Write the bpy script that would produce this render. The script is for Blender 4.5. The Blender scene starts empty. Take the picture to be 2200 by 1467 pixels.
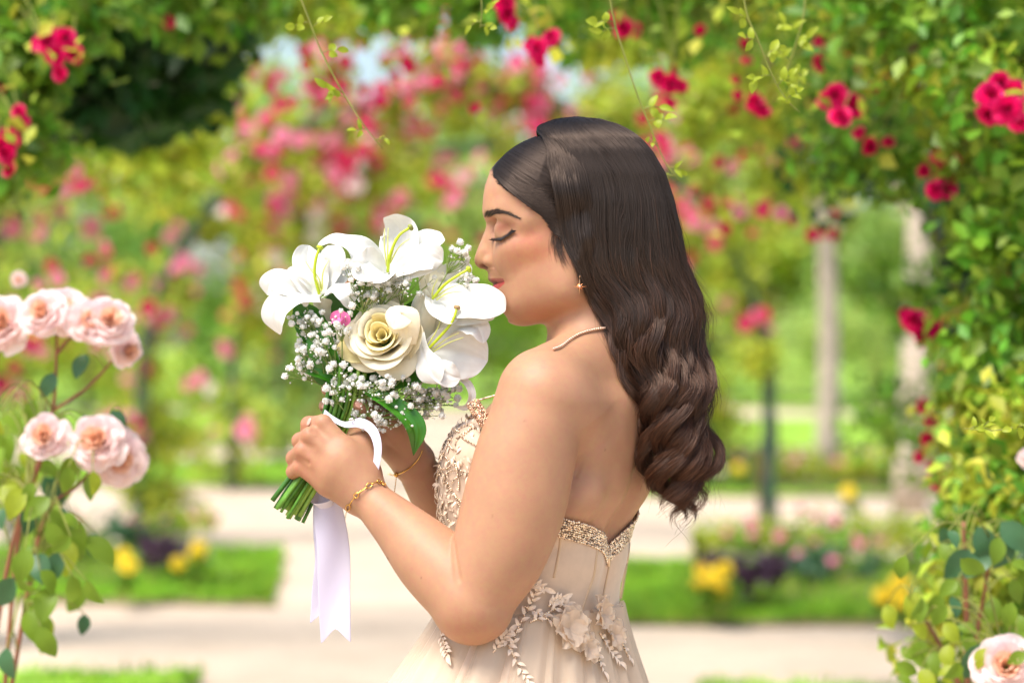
import bpy, math, random, os
import numpy as np
from mathutils import Vector, Matrix

# ------------------------------------------------------------------ camera, sky, sun, exposure
SC = bpy.context.scene
COL = SC.collection
DIST, CAMZ, FPX = 2.76, 1.38, 85.0 / 36.0 * 2200.0      # subject distance, eye height, focal length in photo pixels
K = DIST / FPX                                          # metres per photo pixel at the subject
cam_data = bpy.data.cameras.new("camera")
cam_data.lens, cam_data.sensor_width = 85.0, 36.0
cam_data.clip_start, cam_data.clip_end = 0.05, 600.0
cam_data.dof.use_dof = True
cam_data.dof.focus_distance = DIST - 0.07
cam_data.dof.aperture_fstop = 3.5
cam = bpy.data.objects.new("camera", cam_data)
COL.objects.link(cam)
cam.location = (0, -DIST, CAMZ)
cam.rotation_euler = (math.radians(90), 0, 0)
SC.camera = cam

SUN_EL, SUN_AZ = math.radians(62), math.radians(-42)     # high, from the camera's left; thinly veiled sun
world = bpy.data.worlds.new("World")
SC.world = world
world.use_nodes = True
_n = world.node_tree.nodes
_sky = _n.new("ShaderNodeTexSky")
_sky.sky_type = 'NISHITA'
_sky.sun_disc = False
_sky.sun_elevation = SUN_EL
_sky.sun_rotation = math.radians(180) + SUN_AZ * -1
_sky.altitude = 100
_sky.air_density, _sky.dust_density, _sky.ozone_density = 1.0, 3.0, 0.7
_n["Background"].inputs[1].default_value = 0.13
world.node_tree.links.new(_sky.outputs[0], _n["Background"].inputs[0])

sun_data = bpy.data.lights.new("sun", 'SUN')
sun_data.energy = 2.6
sun_data.angle = math.radians(30)
sun_data.color = (1.0, 0.95, 0.88)
sun = bpy.data.objects.new("sun", sun_data)
COL.objects.link(sun)
# light travels from the sun towards the scene
_sd = Vector((math.sin(SUN_AZ) * math.cos(SUN_EL), -math.cos(SUN_AZ) * math.cos(SUN_EL), math.sin(SUN_EL)))
sun.rotation_euler = (-_sd).to_track_quat('-Z', 'Y').to_euler()
sun.location = (0, 0, 8)
SC.view_settings.view_transform = 'Standard'
SC.view_settings.look = 'None'
SC.view_settings.gamma = 1.0
SC.view_settings.exposure = 1.06
SC.cycles.use_denoising = True
SC.cycles.max_bounces = 8
SC.cycles.transparent_max_bounces = 8
SC.cycles.sample_clamp_indirect = 6.0
SC.cycles.caustics_reflective = False
SC.cycles.caustics_refractive = False

rng = np.random.default_rng(7)
random.seed(7)
def want(tag):
    return True

# ------------------------------------------------------------------ pixel -> place
def P(u, v, w=0.0):
    """photo pixel (u, v) at depth w (in photo pixels at the subject) -> world point"""
    y = w * K
    s = K * (DIST + y) / DIST
    return Vector(((u - 1100) * s, y, CAMZ - (v - 733.5) * s))
def PD(u, v, D):
    """photo pixel at distance D metres from the camera"""
    return Vector(((u - 1100) * D / FPX, D - DIST, CAMZ - (v - 733.5) * D / FPX))
def BC(u, v, w=0.0):
    """photo pixel at depth w -> body coordinates (unprojected pixels)"""
    s = 1 + w * K / DIST
    return np.array((1100 + (u - 1100) * s, 733.5 + (v - 733.5) * s, w), dtype=np.float64)
def b2w(p):
    p = np.asarray(p, dtype=np.float64)
    return np.stack(((p[..., 0] - 1100) * K, p[..., 2] * K, CAMZ - (p[..., 1] - 733.5) * K), -1)
def w2b(p):
    p = np.asarray(p, dtype=np.float64)
    return np.stack((p[..., 0] / K + 1100, 733.5 - (p[..., 2] - CAMZ) / K, p[..., 1] / K), -1)

# ------------------------------------------------------------------ materials
def lin(c):
    return tuple(x / 12.92 if x <= 0.04045 else ((x + 0.055) / 1.055) ** 2.4 for x in c)
def hexc(r, g, b):
    return lin((r / 255, g / 255, b / 255)) + (1.0,)
MATS = {}
def new_mat(name):
    m = bpy.data.materials.new(name)
    m.use_nodes = True
    MATS[name] = m
    return m, m.node_tree.nodes, m.node_tree.links, m.node_tree.nodes["Principled BSDF"]
def simple_mat(name, col, rough=0.6, var=0.15, scale=30.0, transl=0.0, spec=0.4, metal=0.0, sss=0.0, bump=0.0, rand=0.0, hue=0.0, sheen=0.0):
    """procedural colour with noise variation, optional translucency (leaves, petals), relief and a per-object shift"""
    m, n, l, b = new_mat(name)
    tc = n.new("ShaderNodeTexCoord")
    no = n.new("ShaderNodeTexNoise"); no.inputs["Scale"].default_value = scale; no.inputs["Detail"].default_value = 4
    l.new(tc.outputs["Object"], no.inputs["Vector"])
    mr = n.new("ShaderNodeMapRange"); mr.inputs[1].default_value = 0.3; mr.inputs[2].default_value = 0.7
    mr.inputs[3].default_value = 1 - var; mr.inputs[4].default_value = 1 + var
    l.new(no.outputs["Fac"], mr.inputs[0])
    hsv = n.new("ShaderNodeHueSaturation"); hsv.inputs["Color"].default_value = col
    l.new(mr.outputs[0], hsv.inputs["Value"])
    if rand or hue:
        oi = n.new("ShaderNodeNewGeometry")
        m2 = n.new("ShaderNodeMapRange"); m2.inputs[3].default_value = 1 - rand; m2.inputs[4].default_value = 1 + rand
        l.new(oi.outputs["Random Per Island"], m2.inputs[0])
        mu = n.new("ShaderNodeMath"); mu.operation = 'MULTIPLY'
        l.new(mr.outputs[0], mu.inputs[0]); l.new(m2.outputs[0], mu.inputs[1]); l.new(mu.outputs[0], hsv.inputs["Value"])
        if hue:
            m3 = n.new("ShaderNodeMapRange"); m3.inputs[3].default_value = 0.5 - hue; m3.inputs[4].default_value = 0.5 + hue
            fr = n.new("ShaderNodeMath"); fr.operation = 'FRACT'
            mm = n.new("ShaderNodeMath"); mm.operation = 'MULTIPLY'; mm.inputs[1].default_value = 7.31
            l.new(oi.outputs["Random Per Island"], mm.inputs[0]); l.new(mm.outputs[0], fr.inputs[0]); l.new(fr.outputs[0], m3.inputs[0])
            l.new(m3.outputs[0], hsv.inputs["Hue"])
    l.new(hsv.outputs[0], b.inputs["Base Color"])
    b.inputs["Roughness"].default_value = rough
    b.inputs["Specular IOR Level"].default_value = spec
    b.inputs["Metallic"].default_value = metal
    if sheen:
        b.inputs["Sheen Weight"].default_value = sheen
    if sss:
        b.inputs["Subsurface Weight"].default_value = sss
        b.inputs["Subsurface Radius"].default_value = (0.006, 0.005, 0.004)
        b.inputs["Subsurface Scale"].default_value = 1.0
    if bump:
        bp = n.new("ShaderNodeBump"); bp.inputs["Strength"].default_value = bump; bp.inputs["Distance"].default_value = 0.002
        l.new(no.outputs["Fac"], bp.inputs["Height"]); l.new(bp.outputs[0], b.inputs["Normal"])
    if transl:
        t = n.new("ShaderNodeBsdfTranslucent")
        mx = n.new("ShaderNodeMixShader"); mx.inputs[0].default_value = transl
        l.new(hsv.outputs[0], t.inputs[0])
        l.new(b.outputs[0], mx.inputs[1]); l.new(t.outputs[0], mx.inputs[2])
        l.new(mx.outputs[0], n["Material Output"].inputs[0])
    return m

# ------------------------------------------------------------------ objects
def mesh_obj(name, verts, faces, mat, parent=None, smooth=True, mats=None, fmat=None, link=True):
    me = bpy.data.meshes.new(name)
    verts = np.asarray(verts, dtype=np.float64).reshape(-1, 3)
    if isinstance(faces, np.ndarray):
        nf, c = faces.shape
        me.vertices.add(len(verts)); me.vertices.foreach_set("co", verts.astype(np.float32).ravel())
        me.loops.add(nf * c); me.loops.foreach_set("vertex_index", faces.astype(np.int32).ravel())
        me.polygons.add(nf)
        me.polygons.foreach_set("loop_start", np.arange(0, nf * c, c, dtype=np.int32))
        me.update(calc_edges=True)
    else:
        me.from_pydata([tuple(v) for v in verts], [], faces)
    if smooth:
        me.polygons.foreach_set("use_smooth", np.ones(len(me.polygons), dtype=bool))
    if mats:
        for m in mats: me.materials.append(m)
        if fmat is not None: me.polygons.foreach_set("material_index", np.asarray(fmat, dtype=np.int32))
    elif mat is not None:
        me.materials.append(mat)
    me.update()
    o = bpy.data.objects.new(name, me)
    if link: COL.objects.link(o)
    if parent is not None: o.parent = parent
    return o
def empty(name, loc=(0, 0, 0)):
    o = bpy.data.objects.new(name, None)
    o.location = loc
    o.empty_display_size = 0.1
    COL.objects.link(o)
    return o
def tag(o, label=None, category=None, group=None, kind=None):
    if label: o["label"] = label
    if category: o["category"] = category
    if group: o["group"] = group
    if kind: o["kind"] = kind
    return o
def under(o, parent):
    """make o (built in world space) a child without moving it"""
    o.parent = parent
    o.matrix_parent_inverse = Matrix.Translation(parent.location).inverted()
    return o
def copy_child(src, parent, mat4):
    c = src.copy(); COL.objects.link(c)
    c.parent = parent
    c.matrix_parent_inverse = Matrix.Identity(4)
    c.matrix_local = Matrix.Translation(-Vector(parent.location)) @ mat4
    return c

class MB:
    """collects pieces of one part"""
    def __init__(s): s.v, s.f, s.m = [], [], []
    def add(s, V, F, m=0):
        o = len(s.v)
        s.v.extend([tuple(x) for x in V]); s.f.extend([tuple(i + o for i in f) for f in F]); s.m.extend([m] * len(F))
    def tube(s, pts, rad, n=8, cap=True, m=0):
        pts = [Vector(p) for p in pts]
        if not hasattr(rad, '__len__'): rad = [rad] * len(pts)
        V, F = [], []
        up = None
        for i, p in enumerate(pts):
            t = (pts[min(i + 1, len(pts) - 1)] - pts[max(i - 1, 0)])
            t = t.normalized() if t.length > 1e-9 else Vector((0, 0, 1))
            if up is None:
                a = Vector((0, 0, 1)) if abs(t.z) < 0.9 else Vector((1, 0, 0))
                up = (a - t * a.dot(t)).normalized()
            else:
                up = (up - t * up.dot(t))
                up = up.normalized() if up.length > 1e-6 else t.orthogonal().normalized()
            b = t.cross(up)
            for k in range(n):
                an = 2 * math.pi * k / n
                V.append(p + (up * math.cos(an) + b * math.sin(an)) * rad[i])
        for i in range(len(pts) - 1):
            for k in range(n):
                F.append((i * n + k, i * n + (k + 1) % n, (i + 1) * n + (k + 1) % n, (i + 1) * n + k))
        if cap:
            F.append(tuple(range(n - 1, -1, -1))); F.append(tuple((len(pts) - 1) * n + k for k in range(n)))
        s.add(V, F, m)
    def grid(s, rows, m=0, closed=False):
        nr, nc = len(rows), len(rows[0])
        V = [p for r in rows for p in r]
        F = []
        for i in range(nr - 1):
            for j in range(nc - 1 + (1 if closed else 0)):
                F.append((i * nc + j, i * nc + (j + 1) % nc, (i + 1) * nc + (j + 1) % nc, (i + 1) * nc + j))
        s.add(V, F, m)
    def ball(s, c, r, nu=8, nv=6, m=0, sx=(1, 1, 1)):
        V, F = [], []
        c = Vector(c)
        V.append(c + Vector((0, 0, r * sx[2])))
        for i in range(1, nv):
            th = math.pi * i / nv
            for j in range(nu):
                ph = 2 * math.pi * j / nu
                V.append(c + Vector((math.sin(th) * math.cos(ph) * sx[0], math.sin(th) * math.sin(ph) * sx[1], math.cos(th) * sx[2])) * r)
        V.append(c - Vector((0, 0, r * sx[2])))
        for j in range(nu): F.append((0, 1 + j, 1 + (j + 1) % nu))
        for i in range(nv - 2):
            for j in range(nu):
                a = 1 + i * nu
                F.append((a + j, a + nu + j, a + nu + (j + 1) % nu, a + (j + 1) % nu))
        a = 1 + (nv - 2) * nu
        for j in range(nu): F.append((len(V) - 1, a + (j + 1) % nu, a + j))
        s.add(V, F, m)
    def build(s, name, mat=None, parent=None, smooth=True, mats=None, link=True):
        return mesh_obj(name, s.v, s.f, mat, parent, smooth, mats, s.m if mats else None, link)

def spline(pts, n):
    """Catmull-Rom through points (any dimension), n samples"""
    p = np.asarray(pts, dtype=np.float64)
    if p.ndim == 1: p = p[:, None]
    m = len(p)
    q = np.vstack((2 * p[0] - p[1], p, 2 * p[-1] - p[-2]))
    t = np.linspace(0, m - 1, n)
    i = np.minimum(t.astype(int), m - 2); f = (t - i)[:, None]
    a, b, c, d = q[i], q[i + 1], q[i + 2], q[i + 3]
    return 0.5 * (2 * b + (c - a) * f + (2 * a - 5 * b + 4 * c - d) * f ** 2 + (3 * b - a - 3 * c + d) * f ** 3)

# ------------------------------------------------------------------ implicit surfaces (body, bodice)
def smin(a, b, k):
    h = np.maximum(k - np.abs(a - b), 0.0) / k
    return np.minimum(a, b) - h * h * k * 0.25
def smax(a, b, k):
    return -smin(-a, -b, k)
def sph(p, c, r):
    return np.sqrt((p[0] - c[0]) ** 2 + (p[1] - c[1]) ** 2 + (p[2] - c[2]) ** 2) - r
def ell(p, c, r, rot=None):
    x, y, z = p[0] - c[0], p[1] - c[1], p[2] - c[2]
    if rot is not None:            # rotation in the (u, v) plane
        cs, sn = math.cos(rot), math.sin(rot)
        x, y = x * cs + y * sn, -x * sn + y * cs
    k0 = np.sqrt((x / r[0]) ** 2 + (y / r[1]) ** 2 + (z / r[2]) ** 2)
    k1 = np.sqrt((x / r[0] ** 2) ** 2 + (y / r[1] ** 2) ** 2 + (z / r[2] ** 2) ** 2)
    return k0 * (k0 - 1.0) / np.maximum(k1, 1e-6)
def cap(p, a, b, ra, rb):
    ax, ay, az = p[0] - a[0], p[1] - a[1], p[2] - a[2]
    bx, by, bz = b[0] - a[0], b[1] - a[1], b[2] - a[2]
    h = np.clip((ax * bx + ay * by + az * bz) / (bx * bx + by * by + bz * bz), 0, 1)
    return np.sqrt((ax - h * bx) ** 2 + (ay - h * by) ** 2 + (az - h * bz) ** 2) - (ra + (rb - ra) * h)
def chain(p, pts, k=6.0):
    """pts: (u, v, w, r) list; smooth tapered limb"""
    d = None
    for a, b in zip(pts[:-1], pts[1:]):
        e = cap(p, a[:3], b[:3], a[3], b[3])
        d = e if d is None else smin(d, e, k)
    return d
def within(p, lo, hi, fn, pad=70.0):
    """evaluate fn only near its box"""
    m = (p[0] > lo[0] - pad) & (p[0] < hi[0] + pad) & (p[1] > lo[1] - pad) & (p[1] < hi[1] + pad) & (p[2] > lo[2] - pad) & (p[2] < hi[2] + pad)
    out = np.full(p[0].shape, 1e3, dtype=np.float32)
    if m.any(): out[m] = fn((p[0][m], p[1][m], p[2][m]))
    return out

def surface_nets(F, xs, ys, zs, B=4, margin=1.7):
    """closed surface F = 0 on the (possibly uneven) grid lines xs, ys, zs; sparse blocks near the surface"""
    n = [((len(a) - 1) // B) for a in (xs, ys, zs)]
    xs, ys, zs = xs[:n[0] * B + 1], ys[:n[1] * B + 1], zs[:n[2] * B + 1]
    cx, cy, cz = [0.5 * (a[:-1:B] + a[B::B]) for a in (xs, ys, zs)]
    hx, hy, hz = [0.5 * (a[B::B] - a[:-1:B]) for a in (xs, ys, zs)]
    gx, gy, gz = np.meshgrid(cx, cy, cz, indexing='ij')
    rad = np.sqrt(hx[:, None, None] ** 2 + hy[None, :, None] ** 2 + hz[None, None, :] ** 2)
    fc = np.empty(gx.size, dtype=np.float32)
    g = [a.ravel().astype(np.float32) for a in (gx, gy, gz)]
    for s in range(0, gx.size, 400000):
        fc[s:s + 400000] = F([a[s:s + 400000] for a in g])
    act = np.argwhere(np.abs(fc.reshape(gx.shape)) < rad * margin)
    V, ids, quads = [], [], []
    NX, NY, NZ = len(xs), len(ys), len(zs)
    off = np.arange(B + 1)
    cellV, cellI, edges = [], [], [[], [], []]
    for s in range(0, len(act), 6000):
        a = act[s:s + 6000]
        ix = a[:, 0:1] * B + off; iy = a[:, 1:2] * B + off; iz = a[:, 2:3] * B + off
        X = np.broadcast_to(xs[ix][:, :, None, None], (len(a), B + 1, B + 1, B + 1))
        Y = np.broadcast_to(ys[iy][:, None, :, None], X.shape)
        Z = np.broadcast_to(zs[iz][:, None, None, :], X.shape)
        f = np.asarray(F([X.astype(np.float32).ravel(), Y.astype(np.float32).ravel(), Z.astype(np.float32).ravel()])).reshape(X.shape)
        neg = f < 0
        cn = sum(neg[:, i:B + i, j:B + j, k:B + k].astype(np.int8) for i in (0, 1) for j in (0, 1) for k in (0, 1))
        c = np.argwhere((cn > 0) & (cn < 8))
        if not len(c): continue
        bi, ci, cj, ck = c.T
        acc = np.zeros((len(c), 3)); cnt = np.zeros(len(c))
        corner = lambda i, j, k: (f[bi, ci + i, cj + j, ck + k], X[bi, ci + i, 0, 0], Y[bi, 0, cj + j, 0], Z[bi, 0, 0, ck + k])
        for (p0, p1) in [((0,0,0),(1,0,0)),((0,1,0),(1,1,0)),((0,0,1),(1,0,1)),((0,1,1),(1,1,1)),((0,0,0),(0,1,0)),((1,0,0),(1,1,0)),((0,0,1),(0,1,1)),((1,0,1),(1,1,1)),((0,0,0),(0,0,1)),((1,0,0),(1,0,1)),((0,1,0),(0,1,1)),((1,1,0),(1,1,1))]:
            fa, xa, ya, za = corner(*p0); fb, xb, yb, zb = corner(*p1)
            cr = (fa < 0) != (fb < 0)
            t = np.where(cr, fa / np.where(cr, fa - fb, 1), 0)
            acc[:, 0] += np.where(cr, xa + t * (xb - xa), 0); acc[:, 1] += np.where(cr, ya + t * (yb - ya), 0); acc[:, 2] += np.where(cr, za + t * (zb - za), 0)
            cnt += cr
        cellV.append(acc / cnt[:, None])
        gi, gj, gk = a[bi, 0] * B + ci, a[bi, 1] * B + cj, a[bi, 2] * B + ck
        cellI.append((gi * NY + gj) * NZ + gk)
        f0 = f[bi, ci, cj, ck] < 0
        for ax, (di, dj, dk) in enumerate(((1, 0, 0), (0, 1, 0), (0, 0, 1))):
            f1 = f[bi, ci + di, cj + dj, ck + dk] < 0
            e = f0 != f1
            edges[ax].append(np.stack((gi[e], gj[e], gk[e], f0[e].astype(int)), 1))
    cellV = np.concatenate(cellV); cellI = np.concatenate(cellI)
    order = np.argsort(cellI); cellI = cellI[order]; cellV = cellV[order]
    def look(i, j, k):
        q = (i * NY + j) * NZ + k
        r = np.minimum(np.searchsorted(cellI, q), len(cellI) - 1)
        return np.where(cellI[r] == q, r, -1)
    faces = []
    for ax in range(3):
        e = np.concatenate(edges[ax]); i, j, k, s0 = e.T
        if ax == 0: q = [look(i, j - 1, k - 1), look(i, j, k - 1), look(i, j, k), look(i, j - 1, k)]
        elif ax == 1: q = [look(i - 1, j, k - 1), look(i - 1, j, k), look(i, j, k), look(i, j, k - 1)]
        else: q = [look(i - 1, j - 1, k), look(i, j - 1, k), look(i, j, k), look(i - 1, j, k)]
        q = np.stack(q, 1)
        ok = (q >= 0).all(1)
        q, s0 = q[ok], s0[ok]
        q = np.where(s0[:, None] == 1, q, q[:, ::-1])
        faces.append(q)
    return cellV, np.concatenate(faces)
def relax(V, Fq, it=2, lam=0.5):
    """light smoothing"""
    e = np.concatenate([Fq[:, [i, (i + 1) % 4]] for i in range(4)])
    for _ in range(it):
        s = np.zeros_like(V); c = np.zeros(len(V))
        for a, b in ((0, 1), (1, 0)):
            for d in range(3): s[:, d] += np.bincount(e[:, a], V[e[:, b], d], len(V))
            c += np.bincount(e[:, a], minlength=len(V))
        V = V + lam * (s / np.maximum(c, 1)[:, None] - V)
    return V
def trace(F, u, v, w0=-600.0, w1=500.0, n=160):
    """first hit of the camera ray through photo pixel (u, v) with F = 0, in body coordinates"""
    u, v = np.atleast_1d(np.asarray(u, dtype=np.float64)), np.atleast_1d(np.asarray(v, dtype=np.float64))
    w = np.full(u.shape, float(w0)); done = np.zeros(u.shape, bool)
    for _ in range(n):
        s = 1 + w * K / DIST
        d = np.asarray(F([(1100 + (u - 1100) * s).astype(np.float32), (733.5 + (v - 733.5) * s).astype(np.float32), w.astype(np.float32)]))
        w = np.where(np.abs(d) < 0.15, w, w + np.clip(d, -20, 25) * 0.75)
        w = np.minimum(w, w1)
    s = 1 + w * K / DIST
    return np.stack((1100 + (u - 1100) * s, 733.5 + (v - 733.5) * s, w), -1), w < w1 - 1
def gradient(F, p, h=2.0):
    p = np.asarray(p, dtype=np.float32)
    g = []
    for a in range(3):
        q = [p[:, 0], p[:, 1], p[:, 2]]; r = list(q)
        q[a] = q[a] + h; r[a] = r[a] - h
        g.append(np.asarray(F(q)) - np.asarray(F(r)))
    g = np.stack(g, -1)
    return g / np.maximum(np.linalg.norm(g, axis=1, keepdims=True), 1e-6)
# ------------------------------------------------------------------ the woman's body as one continuous surface
PHI = math.radians(32)
CF, SF = math.cos(PHI), math.sin(PHI)
_SC = {}
def S(v, xs, ys):
    """smooth interpolation of a table"""
    key = (id(xs), id(ys))
    if key not in _SC:
        _SC[key] = spline(np.stack((xs, ys), 1), 900)
    sp = _SC[key]
    return np.interp(v, sp[:, 0], sp[:, 1]).astype(np.float32)
def gauss(x, s): return np.exp(-(x / s) ** 2)

# --- head, profile to the left, symmetric about w = 0
# traced profile, (v, u)
PROF = np.array([(372,1052),(400,1042),(425,1038),(445,1037),(458,1037.5),(466,1040),(477,1044.5),(485,1045),(493,1043),(516,1034),(539,1024.5),(551,1020.5),(559,1019.5),(566,1020.5),(572,1024),(576,1031),(579,1041),(583,1047.5),(590,1049),(596,1048.5),(600,1049),(604,1051),(607,1055),(609,1060),(611,1061),(614,1058.5),(618,1058),(623,1061),(628,1068),(634,1071.5),(642,1071),(652,1071),(662,1074),(671,1081),(680,1092),(687,1108)])
def head_raw(p):
    u, v, w = p[0], p[1], np.abs(p[2])
    q = (u, v, w)
    d = ell(q, (1237, 425, 0), (168, 143, 132))                       # cranium
    d = smin(d, ell(q, (1150, 425, 0), (110, 98, 108)), 60)           # forehead
    d = smin(d, ell(q, (1152, 540, 0), (102, 118, 92)), 50)           # mid face
    d = smin(d, ell(q, (1132, 620, 0), (62, 62, 66)), 40)             # mouth block
    d = smin(d, ell(q, (1115, 650, 0), (38, 38, 40)), 30)             # chin
    d = smin(d, cap(q, (1120, 655, 18), (1222, 618, 84), 33, 34), 40) # jaw
    d = smin(d, cap(q, (1222, 618, 84), (1252, 520, 100), 34, 36), 40)
    d = smin(d, ell(q, (1170, 640, 30), (70, 42, 60)), 40)            # under the jaw
    d = smin(d, ell(q, (1178, 575, 62), (70, 70, 50)), 40)            # cheek
    d = smin(d, ell(q, (1128, 532, 78), (52, 26, 27), -0.12), 34)     # cheekbone
    d = smin(d, ell(q, (1100, 558, 54), (31, 30, 29)), 28)            # smiling cheek
    d = smin(d, cap(q, (1059, 459, 8), (1090, 456, 70), 19, 20), 24)  # brow
    d = smin(d, cap(q, (1090, 456, 70), (1130, 480, 96), 20, 20), 24)
    # eye socket and closed lid
    d = smax(d, -ell(q, (1060, 490, 48), (22, 17, 22)), 26)
    d = smin(d, sph(q, (1092, 499, 58), 31), 9)
    # nose
    n = chain(q, [(1062, 474, 0, 15), (1050, 512, 0, 16), (1041, 540, 0, 18), (1039, 557, 0, 19.5)], 14)
    n = smin(n, cap(q, (1063, 500, 8), (1068, 560, 20), 14, 18), 18)
    n = smin(n, ell(q, (1054, 562, 21), (14, 12, 12)), 7)             # wing
    n = smin(n, cap(q, (1037, 567, 0), (1060, 574, 0), 7.5, 7), 6)    # columella
    d = smin(d, n, 10)
    d = smax(d, -ell(q, (1043, 573, 11.5), (10, 6.0, 6), 0.12), 4)    # nostril
    # crease beside the wing, and the smile fold
    d = smax(d, -cap(q, (1069, 553, 42), (1070, 573, 35), 2.5, 2.5), 10)
    d = smax(d, -chain(q, [(1074, 578, 46, 1.5), (1086, 592, 54, 2.5), (1094, 606, 55, 2.5)], 4), 12)
    # lips
    lu = chain(q, [(1062, 602, 0, 10.5), (1066, 603, 18, 9.0), (1076, 603, 34, 6.0), (1088, 601.5, 46, 2.5)], 6)
    ll = chain(q, [(1069, 616.5, 0, 11.5), (1072, 615.5, 18, 10), (1080, 610, 34, 6.0), (1088, 603, 45, 2.5)], 6)
    lip = smin(lu, ll, 2.0)
    d = smin(d, lip, 7)
    d = smax(d, -chain(q, [(1052, 609.4, 0, 2.0), (1062, 609.0, 24, 2.0), (1078, 606, 42, 2.0), (1092, 601, 52, 2.4)], 2), 4)
    d = smax(d, -ell(q, (1060, 633, 0), (10, 7, 26)), 12)              # under the lower lip
    return d.astype(np.float32)
_pt = np.arange(366, 694, 2.0)
_pu = np.interp(_pt, PROF[:, 0], PROF[:, 1])
def _calc_shift():
    us = np.arange(985, 1150, 0.5)
    U, Vv = np.meshgrid(us, _pt)
    f = head_raw((U.ravel().astype(np.float32), Vv.ravel().astype(np.float32), np.zeros(U.size, np.float32))).reshape(U.shape)
    neg = f < 0
    i = np.argmax(neg, axis=1)
    cur = us[i]
    sh = cur - _pu
    return np.where(neg.any(1), sh, 0)
_shift = _calc_shift()
_shift = np.convolve(np.pad(_shift, 1, mode='edge'), [0.2, 0.6, 0.2], mode='valid')
_shift[-9:] *= np.linspace(1, 0, 9)
def head(p):
    u, v, w = p
    s = np.interp(v, _pt, _shift, left=0, right=0)
    fall = np.exp(-(w / 34.0) ** 2) * np.clip((1190 - u) / 90, 0, 1)
    return head_raw((u + (s * fall).astype(np.float32), v, w))

# --- trunk
TV = [690, 730, 770, 810, 860, 930, 1000, 1060, 1130, 1200, 1270, 1340, 1420, 1520, 1650]
TU = [1290, 1288, 1283, 1275, 1262, 1244, 1224, 1208, 1180, 1171, 1154, 1140, 1132, 1128, 1126]      # centre
TA = [95, 98, 108, 128, 156, 170, 174, 172, 157, 158, 156, 170, 192, 208, 205]                       # half depth
TB = [92, 104, 135, 175, 214, 214, 206, 204, 196, 200, 206, 230, 262, 280, 275]                      # half width
def trunk(p):
    u, v, w = p
    cu = S(v, TV, TU); a = S(v, TV, TA); b = S(v, TV, TB)
    x, y = u - cu, w - 8.0
    f = -x * CF + y * SF           # forward
    l = -x * SF - y * CF           # her left
    e = 2.12
    k0 = (np.abs(f / a) ** e + np.abs(l / b) ** e) ** (1 / e)
    d = (k0 - 1) * np.minimum(a, b)
    d = smax(d, (715 - v).astype(np.float32), 30)
    lat = ell((f, v, l), (-70, 1062, 136), (96, 76, 62))     # soft fold of the back beside the arm
    d = smin(d, lat, 34)
    # spine groove and the two sides of the back
    back = np.clip(-f / a, 0, 1) ** 2
    d = d + 15 * gauss(l - 2, 24) * back * gauss(v - 1080, 210) - 5 * gauss(np.abs(l) - 90, 62) * back * gauss(v - 1070, 110)
    d = d - 9 * gauss(np.abs(l) - 130, 55) * back * gauss(v - 905, 75)   # shoulder blades
    return d.astype(np.float32)
def tl(f, l, v, dv=0.0):
    """trunk-local (forward, left) at height v -> body point"""
    cu = float(S(np.array([v]), TV, TU)[0])
    return (cu - f * CF - l * SF, v, 8.0 + f * SF - l * CF)
def bust(p):
    a = ell(p, tl(150, 95, 985), (92, 88, 88)); b = ell(p, tl(150, -95, 985), (92, 88, 88))
    c = ell(p, tl(152, 70, 1060), (98, 140, 96))
    return smin(smin(a, b, 40), c, 30)
L_SH = BC(1168, 862, -215); L_EL = BC(1012, 1288, -250); L_WR = BC(786, 1062, -84)
R_SH = BC(1392, 862, 270); R_EL = BC(1075, 1290, 330); R_WR = BC(892, 1000, 62)
def mixp(a, b, t): return np.asarray(a) * (1 - t) + np.asarray(b) * t
def pt(p, r, off=(0, 0, 0)): return (p[0] + off[0], p[1] + off[1], p[2] + off[2], r)
def limb(p, A, B, ts, rs, ou):
    """straight limb from A to B with smooth radius and sideways (u) offset along it"""
    A, B = np.asarray(A, float), np.asarray(B, float); d = B - A
    h = np.clip(((p[0] - A[0]) * d[0] + (p[1] - A[1]) * d[1] + (p[2] - A[2]) * d[2]) / d.dot(d), 0, 1)
    n = 120; tt = np.linspace(0, 1, n)
    sp = spline(np.stack((ts, rs, ou), 1), n * 2)
    r = np.interp(h, sp[:, 0], sp[:, 1]); o = np.interp(h, sp[:, 0], sp[:, 2])
    return np.sqrt((p[0] - A[0] - h * d[0] - o) ** 2 + (p[1] - A[1] - h * d[1]) ** 2 + (p[2] - A[2] - h * d[2]) ** 2) - r
def left_arm(p):
    up = [pt(L_SH, 90), pt(mixp(L_SH, L_EL, .25), 103, (4, 0, 0)), pt(mixp(L_SH, L_EL, .5), 106, (17, 0, 0)), pt(mixp(L_SH, L_EL, .78), 96, (22, 0, 0)), pt(L_EL, 78, (10, -6, 0))]
    fo = [pt(L_EL, 80, (2, 0, 0)), pt(mixp(L_EL, L_WR, .2), 81, (2, 4, 0)), pt(mixp(L_EL, L_WR, .42), 73), pt(mixp(L_EL, L_WR, .7), 55, (2, -2, 0)), pt(mixp(L_EL, L_WR, .92), 43), pt(L_WR, 40)]
    a = limb(p, L_SH, L_EL, [0, .25, .5, .78, 1], [91, 103.5, 107, 97, 80], [0, 4, 16, 20, 8])
    b = limb(p, L_EL, L_WR, [0, .2, .42, .7, .92, 1], [80, 81, 74, 56, 43.5, 41], [2, 2, 0, 2, 0, 0])
    d = smin(a, b, 2.5 + 22 * np.clip((p[1] - 1262) / 60, 0, 1))
    d = smin(d, sph(p, (L_EL[0] + 2, L_EL[1] + 12, L_EL[2]), 77), 20)
    return d
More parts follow.
